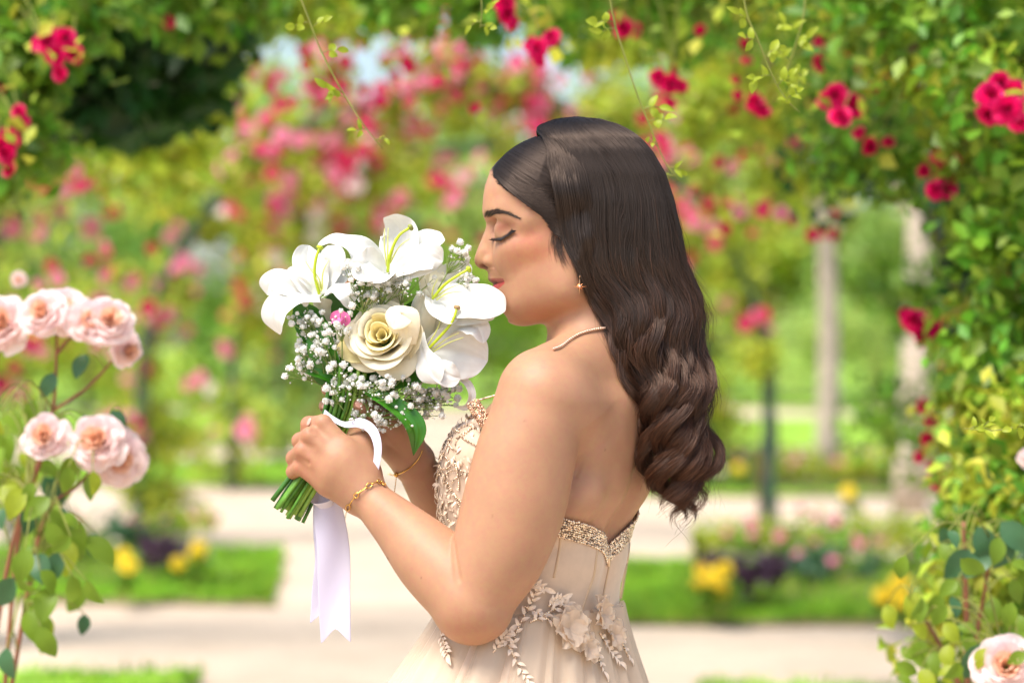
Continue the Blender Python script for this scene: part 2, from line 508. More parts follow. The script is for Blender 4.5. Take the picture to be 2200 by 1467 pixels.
def right_arm(p):
    up = [pt(R_SH, 92), pt(mixp(R_SH, R_EL, .4), 104), pt(R_EL, 80)]
    fo = [pt(R_EL, 80), pt(mixp(R_EL, R_WR, .3), 80), pt(mixp(R_EL, R_WR, .65), 60), pt(R_WR, 42)]
    return smin(chain(p, up, 30), chain(p, fo, 24), 8)
def H4(u, v, w, r):
    b = BC(u, v, w); return (b[0], b[1], b[2], r)
def left_hand(p):
    W = (786, 1062, -84)
    mcp = [(694, 910, -72), (667, 937, -84), (650, 969, -82), (647, 1003, -70)]
    wr = [(784, 1030, -82), (778, 1045, -92), (772, 1058, -90), (766, 1068, -80)]
    d = None
    for m, a, r in zip(mcp, wr, (19, 19, 18, 17)):
        mid = [(m[i] + a[i]) / 2 for i in range(3)]
        e = chain(p, [H4(*a, 36), H4(mid[0], mid[1], mid[2] - 4, 28), H4(*m, r)], 16)
        d = e if d is None else smin(d, e, 13)
    d = smin(d, chain(p, [H4(*W, 40), H4(745, 1000, -72, 46), H4(705, 965, -62, 30)], 16), 20)
    # fingers close round the stems
    fing = [
        [(694, 910, -72, 19), (664, 912, -34, 17.5), (662, 922, 12, 16), (690, 932, 30, 14.5), (714, 940, 24, 13)],
        [(667, 937, -84, 20), (645, 947, -34, 17.5), (648, 955, 18, 16.5), (680, 962, 36, 15), (706, 966, 28, 13.5)],
        [(650, 969, -82, 19), (632, 984, -34, 17), (636, 990, 14, 16), (666, 994, 32, 14.5), (690, 997, 24, 13)],
        [(647, 1003, -70, 17.5), (631, 1013, -30, 15.5), (634, 1018, 8, 14.5), (656, 1022, 24, 13), (674, 1024, 18, 12)]]
    for f in fing:
        d = smin(d, chain(p, [H4(*q) for q in f], 6), 6)
    # thumb, on the far side along the stems
    d = smin(d, chain(p, [H4(782, 1010, -70, 34), H4(776, 955, -44, 30), H4(762, 922, -8, 21), H4(735, 905, 22, 17), H4(712, 900, 30, 14)], 10), 18)
    # relief of the tendons and the knuckle valleys
    for a, b in zip(mcp[:-1], mcp[1:]):
        m = [(a[i] + b[i]) / 2 for i in range(3)]
        d = smax(d, -cap(p, H4(m[0] - 8, m[1], m[2] - 24, 3)[:3], H4(m[0] + 14, m[1] + 8, m[2] - 26, 3)[:3], 4, 2), 9)
    return d
def right_hand(p):
    d = None
    for m in ((800, 842, 62), (792, 868, 72), (798, 898, 76), (812, 926, 72)):
        e = chain(p, [H4(888, 992, 62, 40), H4((m[0] + 888) / 2, (m[1] + 992) / 2, 66, 30), H4(*m, 20)], 16)
        d = e if d is None else smin(d, e, 18)
    for f in ([(800, 842, 62, 18), (752, 838, 56, 16.5), (712, 836, 34, 15), (703, 836, 4, 13.5)],
              [(792, 868, 72, 18.5), (742, 868, 64, 17), (706, 868, 38, 15), (698, 872, 2, 13.5)],
              [(798, 898, 76, 18), (748, 896, 72, 16.5), (708, 896, 50, 15), (700, 898, 30, 13.5)],
              [(812, 926, 72, 17), (765, 922, 74, 15), (728, 920, 66, 14), (712, 920, 52, 12.5)]):
        d = smin(d, chain(p, [H4(*q) for q in f], 6), 8)
    d = smin(d, ell(p, BC(862, 945, 28), (46, 52, 34), 0.6), 26)
    d = smin(d, chain(p, [H4(876, 975, 40, 36), H4(842, 925, 6, 29), H4(806, 893, -14, 21), H4(776, 872, -28, 16), H4(768, 868, -32, 13)], 10), 14)
    d = smax(d, -chain(p, [H4(812, 935, -26, 2), H4(832, 962, -14, 3), H4(862, 978, -8, 2)], 3), 12)
    return d
def trunk_all(p):
    d = trunk(p)
    d = smin(d, bust(p), 34)
    return d
def neck(p):
    d = chain(p, [(1262, 560, 0, 94), (1280, 650, 2, 92), (1290, 715, 6, 98), (1292, 770, 8, 118)], 40)
    return d
def shoulders(p):
    # trapezius and shoulder caps
    d = cap(p, (1292, 738, -30), (L_SH[0] + 6, L_SH[1] - 24, L_SH[2] + 34), 66, 78)
    d = smin(d, cap(p, (1292, 738, 40), (R_SH[0], R_SH[1] - 20, R_SH[2] - 34), 66, 78), 30)
    d = smin(d, cap(p, (L_SH[0] + 60, L_SH[1] + 40, L_SH[2] + 40), (L_SH[0] + 84, L_SH[1] + 96, L_SH[2] + 56), 70, 38), 40)
    d = smin(d, cap(p, (1180, 800, -120), (1090, 905, -20), 52, 46), 30)      # collarbone side, chest muscle
    return d
def body(p):
    p = [np.asarray(a, dtype=np.float32) for a in p]
    big = np.float32(1e3)
    tr = within(p, (860, 690, -320), (1480, 1660, 420), trunk_all, 90)
    tr = smin(tr, within(p, (1000, 640, -330), (1480, 1010, 420), shoulders, 110), 46)
    hd = within(p, (1000, 270, -150), (1420, 760, 150), head, 60)
    nk = within(p, (1140, 460, -130), (1420, 900, 150), neck, 80)
    d = smin(hd, nk, 26)
    d = smin(d, tr, 34)
    la = within(p, (700, 740, -380), (1300, 1420, 0), left_arm, 60)
    # the arm flows into the shoulder above, and lies against the side below
    kk = 1.5 + 66 * np.clip((986 - p[1]) / 130, 0, 1)
    h = np.maximum(kk - np.abs(d - la), 0.0) / kk
    d = np.minimum(d, la) - h * h * kk * 0.25
    ra = within(p, (830, 740, -40), (1500, 1420, 450), right_arm, 60)
    d = smin(d, ra, 16)
    lh = within(p, (600, 860, -150), (840, 1120, 80), left_hand, 40)
    d = smin(d, lh, 16)
    rh = within(p, (670, 800, -70), (960, 1060, 130), right_hand, 40)
    # the two hands stay two: only a hard contact between them
    d = np.minimum(d, rh) if False else np.where(rh < 60, smin(np.where(p[1] > 985, d, np.maximum(d, 0) + 0 * d) if False else d, rh, 3.0), d)
    return d.astype(np.float32)

CREASE = []
for _pts, _r, _k in (([(975, 1158), (977, 1180), (981, 1210), (988, 1246)], 1.4, 9), ([(1251, 990), (1243, 1008), (1236, 1026)], 1.0, 7)):
    _h, _ = trace(body, [q[0] for q in _pts], [q[1] for q in _pts])
    CREASE.append(([tuple(q) + (_r * (0.4 if i in (0, len(_h) - 1) else 1.0),) for i, q in enumerate(_h)], _k))
_body0 = body
def body(p):
    p = [np.asarray(a, dtype=np.float32) for a in p]
    d = _body0(p)
    for pts, k in CREASE:
        a = np.array(pts)
        c = within(p, a[:, :3].min(0), a[:, :3].max(0), lambda q: chain(q, pts, 2), 30)
        d = smax(d, -c, k).astype(np.float32)
    return d

def skin_material():
    m, n, l, b = new_mat("skin")
    at = n.new("ShaderNodeAttribute"); at.attribute_name = "paint"
    tc = n.new("ShaderNodeTexCoord")
    no = n.new("ShaderNodeTexNoise"); no.inputs["Scale"].default_value = 26; no.inputs["Detail"].default_value = 5
    l.new(tc.outputs["Object"], no.inputs["Vector"])
    mr = n.new("ShaderNodeMapRange"); mr.inputs[1].default_value = .3; mr.inputs[2].default_value = .7; mr.inputs[3].default_value = .93; mr.inputs[4].default_value = 1.06
    l.new(no.outputs[0], mr.inputs[0])
    n3 = n.new("ShaderNodeTexNoise"); n3.inputs["Scale"].default_value = 130; n3.inputs["Detail"].default_value = 6; n3.inputs["Roughness"].default_value = .7
    l.new(tc.outputs["Object"], n3.inputs["Vector"])
    m3 = n.new("ShaderNodeMapRange"); m3.inputs[1].default_value = .3; m3.inputs[2].default_value = .7; m3.inputs[3].default_value = .488; m3.inputs[4].default_value = .512
    l.new(n3.outputs[0], m3.inputs[0])
    hv = n.new("ShaderNodeHueSaturation"); l.new(at.outputs["Color"], hv.inputs["Color"]); l.new(m3.outputs[0], hv.inputs["Hue"]); l.new(mr.outputs[0], hv.inputs["Value"])
    l.new(hv.outputs[0], b.inputs["Base Color"])
    b.inputs["Roughness"].default_value = 0.52
    b.inputs["Specular IOR Level"].default_value = 0.36
    b.inputs["Subsurface Weight"].default_value = 0.28
    b.inputs["Subsurface Radius"].default_value = (0.010, 0.0045, 0.0025)
    b.inputs["Subsurface Scale"].default_value = 0.3
    n2 = n.new("ShaderNodeTexNoise"); n2.inputs["Scale"].default_value = 900; n2.inputs["Detail"].default_value = 2
    l.new(tc.outputs["Object"], n2.inputs["Vector"])
    bp = n.new("ShaderNodeBump"); bp.inputs["Strength"].default_value = 0.22; bp.inputs["Distance"].default_value = 0.0005
    l.new(n2.outputs[0], bp.inputs["Height"]); l.new(bp.outputs[0], b.inputs["Normal"])
    return m
SKIN = np.array(hexc(172, 128, 98)[:3])
def paint_skin(B):
    """make-up, natural colour zones and painted nostril and lip shade of the skin, per vertex (body coordinates)"""
    u, v, w = B.T
    _s = 1 + w * K / DIST
    u, v = 1100 + (u - 1100) / _s, 733.5 + (v - 733.5) / _s
    aw = np.abs(w)
    c = np.tile(SKIN, (len(B), 1))
    def mixc(mask, col):
        nonlocal c
        c = c * (1 - mask[:, None]) + np.array(hexc(*col)[:3]) * mask[:, None]
    hd = (v < 700) & (u < 1300)
    g = lambda cu, cv, su, sv, rot=0.0: np.exp(-((((u - cu) * math.cos(rot) + (v - cv) * math.sin(rot)) / su) ** 2 + ((-(u - cu) * math.sin(rot) + (v - cv) * math.cos(rot)) / sv) ** 2))
    mixc(hd * (aw > 30) * 0.36 * g(1140, 512, 46, 20, -0.35), (196, 106, 86))       # blush
    mixc(hd * (aw > 30) * 0.45 * g(1150, 545, 60, 24, -0.2), (170, 92, 52))         # bronzer
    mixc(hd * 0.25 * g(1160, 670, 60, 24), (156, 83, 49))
    mixc(hd * (aw > 25) * 0.75 * g(1082, 487, 26, 11, -0.35), (130, 73, 52))         # eye shadow
    mixc(hd * 0.3 * g(1050, 430, 16, 40) , (196, 139, 99))
    # lips
    vm = np.interp(u, [1050, 1062, 1078, 1090, 1096], [609.5, 609, 606, 601.5, 600])
    top = np.interp(u, [1046, 1052, 1064, 1078, 1090, 1093], [599, 598.5, 597.5, 598, 600.5, 601])
    bot = np.interp(u, [1050, 1058, 1066, 1074, 1082, 1092], [624, 624, 622.5, 618.5, 611, 602])
    inl = (hd & (u < 1093) & (aw < 60))
    sm = lambda x: np.clip(x / 2.2 + .5, 0, 1)
    lipm = inl * sm(v - top) * sm(bot - v)
    mixc(lipm * (v < vm) * 0.85, (137, 64, 59))
    mixc(lipm * (v >= vm) * 0.9, (178, 64, 68))
    mixc(inl * np.exp(-((v - vm) / 1.6) ** 2) * (u < 1091) * 0.8, (92, 34, 34))  # shade of the parting between the lips, painted as a dark line
    mixc(hd * (aw < 22) * g(1043, 572, 9, 4.0, 0.1) * 0.85, (84, 36, 26))             # nostril, its shade painted into the skin colour
    # lash line
    ll = np.interp(u, [1056, 1066, 1078, 1090, 1100], [514, 513.5, 511, 504, 494])
    mixc((hd & (u > 1055) & (u < 1101) & (aw > 25)) * np.exp(-((v - ll) / 2.6) ** 2) * 0.95, (26, 18, 16))
    # scalp under the hair
    hl = np.interp(v, [250, 300, 360, 380, 410, 440, 470, 500], [1000, 1020, 1040, 1062, 1100, 1140, 1180, 1196])
    mixc((v < 500) * np.clip((u - hl) / 16, 0, 1) * 0.95, (22, 15, 13))
    hl2 = np.interp(v, [480, 500, 560, 600, 640, 680], [1206, 1216, 1238, 1254, 1282, 1310])
    mixc(((v >= 480) & (v < 690)) * np.clip((u - hl2) / 12, 0, 1) * 0.95, (22, 15, 13))
    # knuckles and elbow a little redder
    for (mu, mv, mr_) in ((832, 1199, 2.6), (1058, 1108, 2.0), (1392, 905, 2.0), (1300, 965, 1.8), (1128, 905, 1.8), (905, 1240, 1.6)):
        mixc(np.exp(-(((u - mu) ** 2 + (v - mv) ** 2) / mr_ ** 2)) * (w < 0) * 0.7, (84, 48, 36))
    hand = (u < 800) & (v > 860) & (v < 1080)
    mixc(hand * 0.3 * np.clip((705 - u) / 60, 0, 1), (174, 97, 68))
    mixc((g(1010, 1350, 60, 30)) * 0.2, (161, 92, 64))
    return np.clip(c, 0, 1)

def grid_lines(spec):
    """spec: [(start, end, step), ...] contiguous"""
    a = []
    for s, e, h in spec:
        n = max(1, int(round((e - s) / h)))
        a.extend(np.linspace(s, e, n, endpoint=False))
    a.append(spec[-1][1])
    return np.array(a)
person = tag(empty("person", (P(1140, 733)[0], 0, 0)), "woman in a beige strapless gown, seen from the side, smelling a white bouquet", "person")
if want("body"):
    xs = grid_lines([(600, 1000, 3.6), (1000, 1110, 2.0), (1110, 1500, 4.2)])
    ys = grid_lines([(265, 440, 4.0), (440, 640, 2.0), (640, 700, 3.0), (700, 1440, 4.0), (1440, 1560, 12)])
    zs = grid_lines([(-380, -100, 4.0), (-100, 100, 2.6), (100, 400, 5.0)])
    Vb, Fb = surface_nets(body, xs, ys, zs)
    Vb = relax(Vb, Fb, 1, 0.3)
    for _ in range(2):                                   # settle exactly on the surface
        _d = np.clip(body((Vb[:, 0], Vb[:, 1], Vb[:, 2])), -2, 2)
        Vb = Vb - gradient(body, Vb, 1.5) * _d[:, None]
    Vb = relax(Vb, Fb, 1, 0.3)
    body_o = mesh_obj("body", b2w(Vb), Fb, skin_material())
    ca = body_o.data.color_attributes.new("paint", 'FLOAT_COLOR', 'POINT')
    pc = np.ones((len(Vb), 4), dtype=np.float32); pc[:, :3] = paint_skin(Vb)
    ca.data.foreach_set("color", pc.ravel())
    under(body_o, person)
    nail_m = simple_mat("fingernail", hexc(214, 160, 142), rough=.22, var=.05, scale=200, spec=.6)
    for (nu, nv, dx, dv) in ((703, 836, -.35, .1), (699, 872, -.3, .25), (771, 869, -.9, -.35), (664, 906, -.7, .5)):
        h, ok = trace(body, [nu], [nv])
        if not ok[0]: continue
        g_ = gradient(body, h)[0]; nn = Vector((g_[0], g_[2], -g_[1])).normalized()
        d_ = Vector((dx, -.25, -dv)); d_ = (d_ - nn * d_.dot(nn)).normalized(); s_ = d_.cross(nn); c_ = Vector(b2w(h)[0]) + nn * 1.2 * K
        mb = MB(); rows = []
        for i in range(7):
            t = i / 6 * 2 - 1; hw = 6.5 * K * math.sqrt(max(.02, 1 - abs(t) ** 3))
            rows.append([c_ + d_ * (t * 8.5 * K) + s_ * (x * hw) + nn * ((.8 - x * x) * 1.6 * K) for x in (-1, -.5, 0, .5, 1)])
        mb.grid(rows); under(mb.build("fingernail", nail_m), person)
# ------------------------------------------------------------------ hair
HV = [252, 258, 268, 282, 300, 330, 380, 440, 500, 560, 600, 640, 680, 720, 760, 800, 830, 870, 910, 950, 1000, 1040, 1080, 1110]
HL = [1235, 1190, 1163, 1152, 1163, 1182, 1196, 1206, 1214, 1226, 1242, 1266, 1286, 1298, 1318, 1342, 1360, 1374, 1382, 1382, 1390, 1404, 1418, 1426]
HR = [1240, 1290, 1322, 1350, 1372, 1398, 1426, 1446, 1459, 1469, 1482, 1502, 1514, 1510, 1502, 1512, 1526, 1520, 1502, 1516, 1522, 1500, 1498, 1488]
HB = [2, 40, 72, 100, 122, 140, 152, 157, 158, 156, 154, 152, 148, 143, 136, 128, 124, 116, 106, 98, 88, 72, 56, 44]
HC = [0, 0, 0, 0, 0, 0, 0, 0, 0, 0, 0, -4, -10, -18, -28, -38, -46, -54, -60, -62, -64, -64, -64, -64]
def hair_point(v, th, rho):
    """v along, th round (0 = face side, pi/2 = near side), rho inside-outside; body coordinates"""
    L, R, b, c = [np.interp(v, HV, t) for t in (HL, HR, HB, HC)]
    cu, a = (L + R) / 2, (R - L) / 2
    cs, sn = np.cos(th), np.sin(th)
    ec, es = np.interp(v, [262, 300, 600, 700], [.85, .7, .7, .85]), np.interp(v, [262, 300, 600, 700], [.75, .42, .46, .75])
    return np.stack((cu - a * rho * np.sign(cs) * np.abs(cs) ** ec, v, c - b * rho * np.sign(sn) * np.abs(sn) ** es), -1)
def push_out(Q, gap=3.0, it=6, extra=None, side=None):
    """keep hair outside the body, moving it towards the near side"""
    sh = Q.shape
    q = Q.reshape(-1, 3).astype(np.float32)
    idx = np.arange(len(q))
    ex = np.zeros(len(q), np.float32) if extra is None else np.broadcast_to(extra, sh[:-1]).ravel().astype(np.float32)
    sd = np.full(len(q), -1.0, np.float32) if side is None else np.broadcast_to(side, sh[:-1]).ravel().astype(np.float32)
    for _ in range(it):
        d = body((q[idx, 0], q[idx, 1], q[idx, 2]))
        g = (gap + 0 * ex[idx]) if np.isscalar(gap) else np.interp(q[idx, 1], gap[0], gap[1])
        g = g + ex[idx]
        m = d < g
        g = g[m]
        idx = idx[m]
        if not len(idx): break
        q[idx, 2] += sd[idx] * ((g - d[m]) * 1.15 + 0.5)
    return q.reshape(sh).astype(np.float64)
def add_strands(name, pts, rad, mat, parent, tip=0.35):
    """pts (n, m, 3) body coordinates -> hair curves"""
    n, m = pts.shape[:2]
    hc = bpy.data.hair_curves.new(name)
    hc.add_curves([m] * n)
    hc.attributes["position"].data.foreach_set("vector", b2w(pts).astype(np.float32).ravel())
    ra = hc.attributes.get("radius") or hc.attributes.new("radius", 'FLOAT', 'POINT')
    t = np.linspace(0, 1, m)
    r = np.broadcast_to(np.asarray(rad).reshape(-1, 1), (n, m)) * (1 - (1 - tip) * np.clip((t - .6) / .4, 0, 1) ** 1.5)
    ra.data.foreach_set("value", r.astype(np.float32).ravel())
    hc.materials.append(mat)
    o = bpy.data.objects.new(name, hc)
    COL.objects.link(o)
    return under(o, parent) if parent else o
def hair_material(name, c0, c1, rough=0.32):
    m = bpy.data.materials.new(name); m.use_nodes = True
    n, l = m.node_tree.nodes, m.node_tree.links
    n.remove(n["Principled BSDF"])
    h = n.new("ShaderNodeBsdfPrincipled")
    hi = n.new("ShaderNodeHairInfo")
    cr = n.new("ShaderNodeValToRGB")
    cr.color_ramp.elements[0].position = 0.4; cr.color_ramp.elements[0].color = c0
    cr.color_ramp.elements[1].position = 0.95; cr.color_ramp.elements[1].color = c1
    l.new(hi.outputs["Intercept"], cr.inputs[0])
    hs = n.new("ShaderNodeHueSaturation")
    mr = n.new("ShaderNodeMapRange"); mr.inputs[3].default_value = 0.2; mr.inputs[4].default_value = 1.7
    l.new(hi.outputs["Random"], mr.inputs[0]); l.new(mr.outputs[0], hs.inputs["Value"])
    l.new(cr.outputs[0], hs.inputs["Color"]); l.new(hs.outputs[0], h.inputs["Base Color"])
    h.inputs["Roughness"].default_value = 0.6
    h.inputs["Specular IOR Level"].default_value = 0.12
    rf = n.new("ShaderNodeBsdfHair"); rf.component = 'Reflection'
    rf.inputs["Color"].default_value = (.042, .031, .025, 1)
    rf.inputs["RoughnessU"].default_value = .10; rf.inputs["RoughnessV"].default_value = .55
    ad = n.new("ShaderNodeAddShader")
    l.new(h.outputs[0], ad.inputs[0]); l.new(rf.outputs[0], ad.inputs[1])
    l.new(ad.outputs[0], n["Material Output"].inputs[0])
    return m
if want("hair"):
    M_HAIR = hair_material("hair_brown", hexc(14, 9, 7), hexc(76, 45, 28))
    M_FRONT = hair_material("hair_front", hexc(16, 11, 10), hexc(22, 15, 12))
    core_m = simple_mat("hair_core", hexc(14, 9, 8), rough=0.9, spec=.1, var=0.3, scale=60)
    # dark core below the strands
    vv = np.array([254, 262, 275, 295, 330, 380, 440, 500, 560, 620, 680, 740, 800, 860, 920, 970, 1010, 1040])
    th = np.linspace(0, 2 * np.pi, 40, endpoint=False)
    VV, TT = np.meshgrid(vv, th, indexing='ij')
    rho = np.interp(VV, [250, 420, 640, 860, 960, 1040], [.84, .82, .80, .70, .55, .2])
    core = hair_point(VV, TT, rho)
    mb = MB(); mb.grid([[Vector(q) for q in b2w(r)] for r in core], closed=True)
    mb.f.append(tuple(range(40))); mb.f.append(tuple(len(mb.v) - 1 - i for i in range(40))); mb.m += [0, 0]
    hair_o = mb.build("hair", core_m); under(hair_o, person)
    r2 = np.random.default_rng(11)
    NS, NP = 17000, 56
    # clumps
    NCL = 66
    _c = 1 - 2 * (np.arange(NCL) + r2.random(NCL)) / NCL; cth = np.arccos(np.sign(_c) * np.abs(_c) ** 1.3); crho = r2.uniform(0.66, 1.02, NCL)
    cend = r2.uniform(960, 1108, NCL) - 40 * (np.cos(cth) > .75)
    cend = np.where(crho < .85, cend - 50, cend)
    cph = r2.normal(0, 1.0, NCL); camp = r2.uniform(.6, 1.35, NCL)
    _c = 1 - 2 * r2.random(NS); th = np.arccos(np.sign(_c) * np.abs(_c) ** 1.3); _f = r2.random(NS); th = np.where(_f < .12, r2.uniform(-.7, .1, NS), np.where(_f > .9, r2.uniform(np.pi, np.pi + .6, NS), th)); rho = np.where(r2.random(NS) < .7, r2.uniform(.93, 1.0, NS), r2.uniform(.7, .95, NS))
    ci = np.argmin((th[:, None] - cth[None]) ** 2 + ((rho[:, None] - crho[None]) * 3.5) ** 2, axis=1)
    t = np.linspace(0, 1, NP)
    v0 = 252 + r2.uniform(0, 10, NS)
    vend = cend[ci] + r2.normal(0, 22, NS)
    short = r2.random(NS) < .14
    vend = np.where(short, r2.uniform(700, 980, NS), vend)
    v = v0[:, None] + (vend - v0)[:, None] * t[None] ** 0.97
    pull = np.clip((v - 620) / 420, 0, 1) ** 1.0 * 0.86
    pull = np.where(short[:, None], pull * .55, pull)
    # locks on the crown as well: slight gathering
    pull = np.maximum(pull, 0.25 * np.clip((v - 300) / 200, 0, 1))
    thv = th[:, None] * (1 - pull) + cth[ci][:, None] * pull
    rhov = rho[:, None] * (1 - pull * .8) + crho[ci][:, None] * pull * .8
    # strands sweep slightly backwards on the crown and forwards over the ear
    thv = thv + 0.16 * gauss(v - 400, 110) * np.sin(np.clip(thv, 0, np.pi))
    Q = hair_point(v, thv, rhov)
    A = np.interp(v, [540, 640, 760, 900, 1060], [0, 6, 15, 24, 27]) * camp[ci][:, None]
    phs = 2 * np.pi * (v - 650) / (156 * r2.uniform(.86, 1.2, NCL)[ci][:, None]) + cph[ci][:, None] + r2.normal(0, .16, NS)[:, None] + thv * .9
    Q[..., 0] += A * np.sin(phs) * .95
    Q[..., 2] += A * np.cos(phs) * .9
    # fine disorder
    j = r2.normal(0, 1, (NS, 1, 3)) * np.interp(v, [250, 400, 700, 1100], [.6, 1.3, 3.0, 4.6])[..., None]
    ph2 = r2.uniform(0, 6.28, (NS, 1, 3))
    Q += j * np.sin(ph2 + t[None, :, None] * r2.uniform(5, 15, (NS, 1, 1)))
    # curled tips
    tipm = np.clip((t[None] - .86) / .14, 0, 1)
    Q[..., 0] += 20 * tipm ** 1.6 * np.sin(cph * 3 + 1.2)[ci][:, None]
    Q[..., 1] -= 20 * tipm ** 2.2 * (0.3 + 0.7 * r2.random(NCL)[ci][:, None])
    edge = np.exp(-(th / .75) ** 2)[:, None] * np.interp(v, [300, 360, 520, 600], [0, 1, 1, 0])
    Q[..., 0] += edge * r2.normal(-3, 7, (NS, 1))
    Q = push_out(Q, ([250, 300, 560, 660], [10, 11, 10, 4]), 6, r2.uniform(-6, 8, (NS, 1)) * np.interp(v, [250, 640, 700], [1, 1, .5]) + 4 * np.sin(th * 23)[:, None] - 5 * edge, np.where(np.sin(th) >= 0, -1.0, 1.0)[:, None])
    add_strands("hair_strand", Q, r2.uniform(.00016, .00034, NS), M_HAIR, None).parent = hair_o
    # flyaway hairs
    NF = 760
    th = r2.uniform(-.2, np.pi + .2, NF); ve = r2.uniform(600, 1100, NF); vs = np.maximum(ve - r2.uniform(120, 420, NF), 330)
    v = vs[:, None] + (ve - vs)[:, None] * np.linspace(0, 1, 24)[None]
    fl = np.linspace(0, 1, 24)[None] ** 1.6
    Q = hair_point(v, th[:, None] + 0 * v, 1.0 + 0 * v)
    Q[..., 0] += fl * r2.normal(6, 16, NF)[:, None] + 7 * fl * np.sin(v / r2.uniform(9, 26, NF)[:, None] + r2.uniform(0, 6, NF)[:, None])
    Q[..., 2] += fl * r2.normal(-4, 12, NF)[:, None]
    Q = push_out(Q, 3)
    add_strands("flyaway_strand", Q, r2.uniform(.00007, .00013, NF), M_HAIR, None).parent = hair_o
    # sleek front section combed back from the hairline over the temple
    NA, NPA = 7000, 30
    ST = spline([(1058, 371), (1059, 360), (1072, 341), (1092, 322), (1118, 305), (1150, 291)], 200)
    MI = spline([(1118, 428), (1124, 408), (1132, 384), (1146, 352), (1158, 326), (1172, 306)], 200)
    EN = spline([(1226, 508), (1234, 480), (1240, 446), (1240, 404), (1236, 360), (1224, 318)], 200)
    q = r2.random(NA) ** 1.15
    i = (q * 199).astype(int)
    st, mi, en = ST[i], MI[i], EN[i]
    # some strands start lower, along the temple hairline
    low = (r2.random(NA) < .42)
    f = r2.random(NA)
    HLn = spline([(1058, 371), (1080, 397), (1108, 420), (1140, 442), (1166, 464), (1186, 490), (1196, 506)], 200)
    hl = HLn[(f * 199).astype(int)]
    st = np.where(low[:, None], hl + np.stack((r2.normal(0, 3.5, NA), -np.abs(r2.normal(0, 5.5, NA)) + 1.5), 1), st)
    en = np.where(low[:, None], np.stack((1224 + 16 * r2.random(NA), 508 - (1 - f) * 92 + r2.normal(0, 10, NA)), 1), en)
    mi = np.where(low[:, None], (st + en) / 2 + np.stack((-2 + 0 * f, 10 * (1 - f)), 1), mi)
    ta = np.linspace(0, 1, NPA)[None, :, None]
    C = st[:, None] * (1 - ta) ** 2 + en[:, None] * ta ** 2 + (2 * mi - .5 * (st + en))[:, None] * 2 * ta * (1 - ta)
    C = C + r2.normal(0, 1.0, (NA, 1, 2)) * np.sin(ta * 3.1 * r2.uniform(.5, 2, (NA, 1, 1)))
    lift = np.interp(np.linspace(0, 1, NPA), [0, .08, .3, .62, .8, 1], [0.5, 3, 5, 4, -2, -9])
    ridge = .7 * np.sin(q * 97 + 2 * np.sin(q * 31))[:, None]                      # comb marks
    lf = lift[None] + np.where(low[:, None], 0, 1) * ridge * np.interp(np.linspace(0, 1, NPA), [0, .15, .6, .8], [0, 1, 1, 0])[None]
    hp, ok = trace(lambda p: body(p) - 5.0, C[..., 0].ravel(), C[..., 1].ravel(), -300, 60, 60)
    hp = hp.reshape(NA, NPA, 3); ok = ok.reshape(NA, NPA)
    hp[..., 2] = np.where(ok, hp[..., 2], 0)
    g = gradient(body, hp.reshape(-1, 3)).reshape(hp.shape)
    hp = hp + g * (lf[..., None] - 4.0) + g * r2.uniform(-1.5, 1.5, (NA, 1, 1))
    add_strands("front_strand", hp, r2.uniform(.00013, .00024, NA), M_FRONT, None, .6).parent = hair_o
    mir = hp[::3].copy(); mir[..., 2] *= -1
    add_strands("front_strand", mir, r2.uniform(.0002, .0003, len(mir)), M_FRONT, None, .6).parent = hair_o
    # baby hairs at the temple
    NB_ = 150
    f = r2.random(NB_)
    s0 = np.stack((1190 + 18 * f + r2.normal(0, 4, NB_), 496 + 30 * f + r2.normal(0, 6, NB_)), 1)
    dirn = np.stack((-14 + 10 * f + r2.normal(0, 5, NB_), 34 + 26 * r2.random(NB_)), 1)
    tb = np.linspace(0, 1, 12)[None, :, None]
    C = s0[:, None] + dirn[:, None] * tb + np.stack((18 * tb[..., 0] ** 2.2 * (1 + 0 * f[:, None]), 0 * tb[..., 0] * f[:, None]), -1)
    hp, ok = trace(lambda p: body(p) - 1.2, C[..., 0].ravel(), C[..., 1].ravel(), -300, 60, 60)
    add_strands("baby_hair", hp.reshape(NB_, 12, 3), r2.uniform(.00005, .00009, NB_), M_HAIR, None, .3).parent = hair_o
    # eyebrow and lashes (both sides)
    M_BROW = hair_material("brow_hair", hexc(26, 18, 15), hexc(34, 24, 20))
    NE = 460
    f = r2.random(NE)
    top = np.interp(f, [0, .3, .6, 1], [459, 451, 454, 467]); bot = np.interp(f, [0, .12, .35, .6, 1], [468, 469, 460, 459, 469])
    uu = 1040 + 72 * f
    e = r2.random(NE)
    s0 = np.stack((uu, top + (bot - top) * e), 1)
    an = np.interp(f, [0, .15, .5, 1], [-1.15, -.75, -.05, .3]) + r2.normal(0, .15, NE)
    dirn = np.stack((np.cos(an), np.sin(an)), 1) * r2.uniform(6, 11, NE)[:, None]
    tb = np.linspace(0, 1, 6)[None, :, None]
    C = s0[:, None] + dirn[:, None] * tb
    hp, ok = trace(lambda p: body(p) - 1.0, C[..., 0].ravel(), C[..., 1].ravel(), -300, 60, 80)
    hp = hp.reshape(NE, 6, 3); sel = ok.reshape(NE, 6).all(1); hp = hp[sel]
    both = np.concatenate((hp, hp * np.array([1, 1, -1])))
    eb = add_strands("eyebrow", both, np.full(len(both), .00013), M_BROW, None, .3); under(eb, person)
    M_LASH = simple_mat("lash", hexc(14, 10, 10), rough=.4, var=0)
    NLS = 120
    f = np.linspace(0, 1, NLS)
    lu = np.interp(f, [0, .25, .5, .75, 1], [1058, 1067, 1078, 1090, 1100]); lv = np.interp(f, [0, .25, .5, .75, 1], [513, 513.5, 511, 504, 494.5])
    hp, ok = trace(lambda p: body(p) - .6, lu, lv, -300, 60, 100)
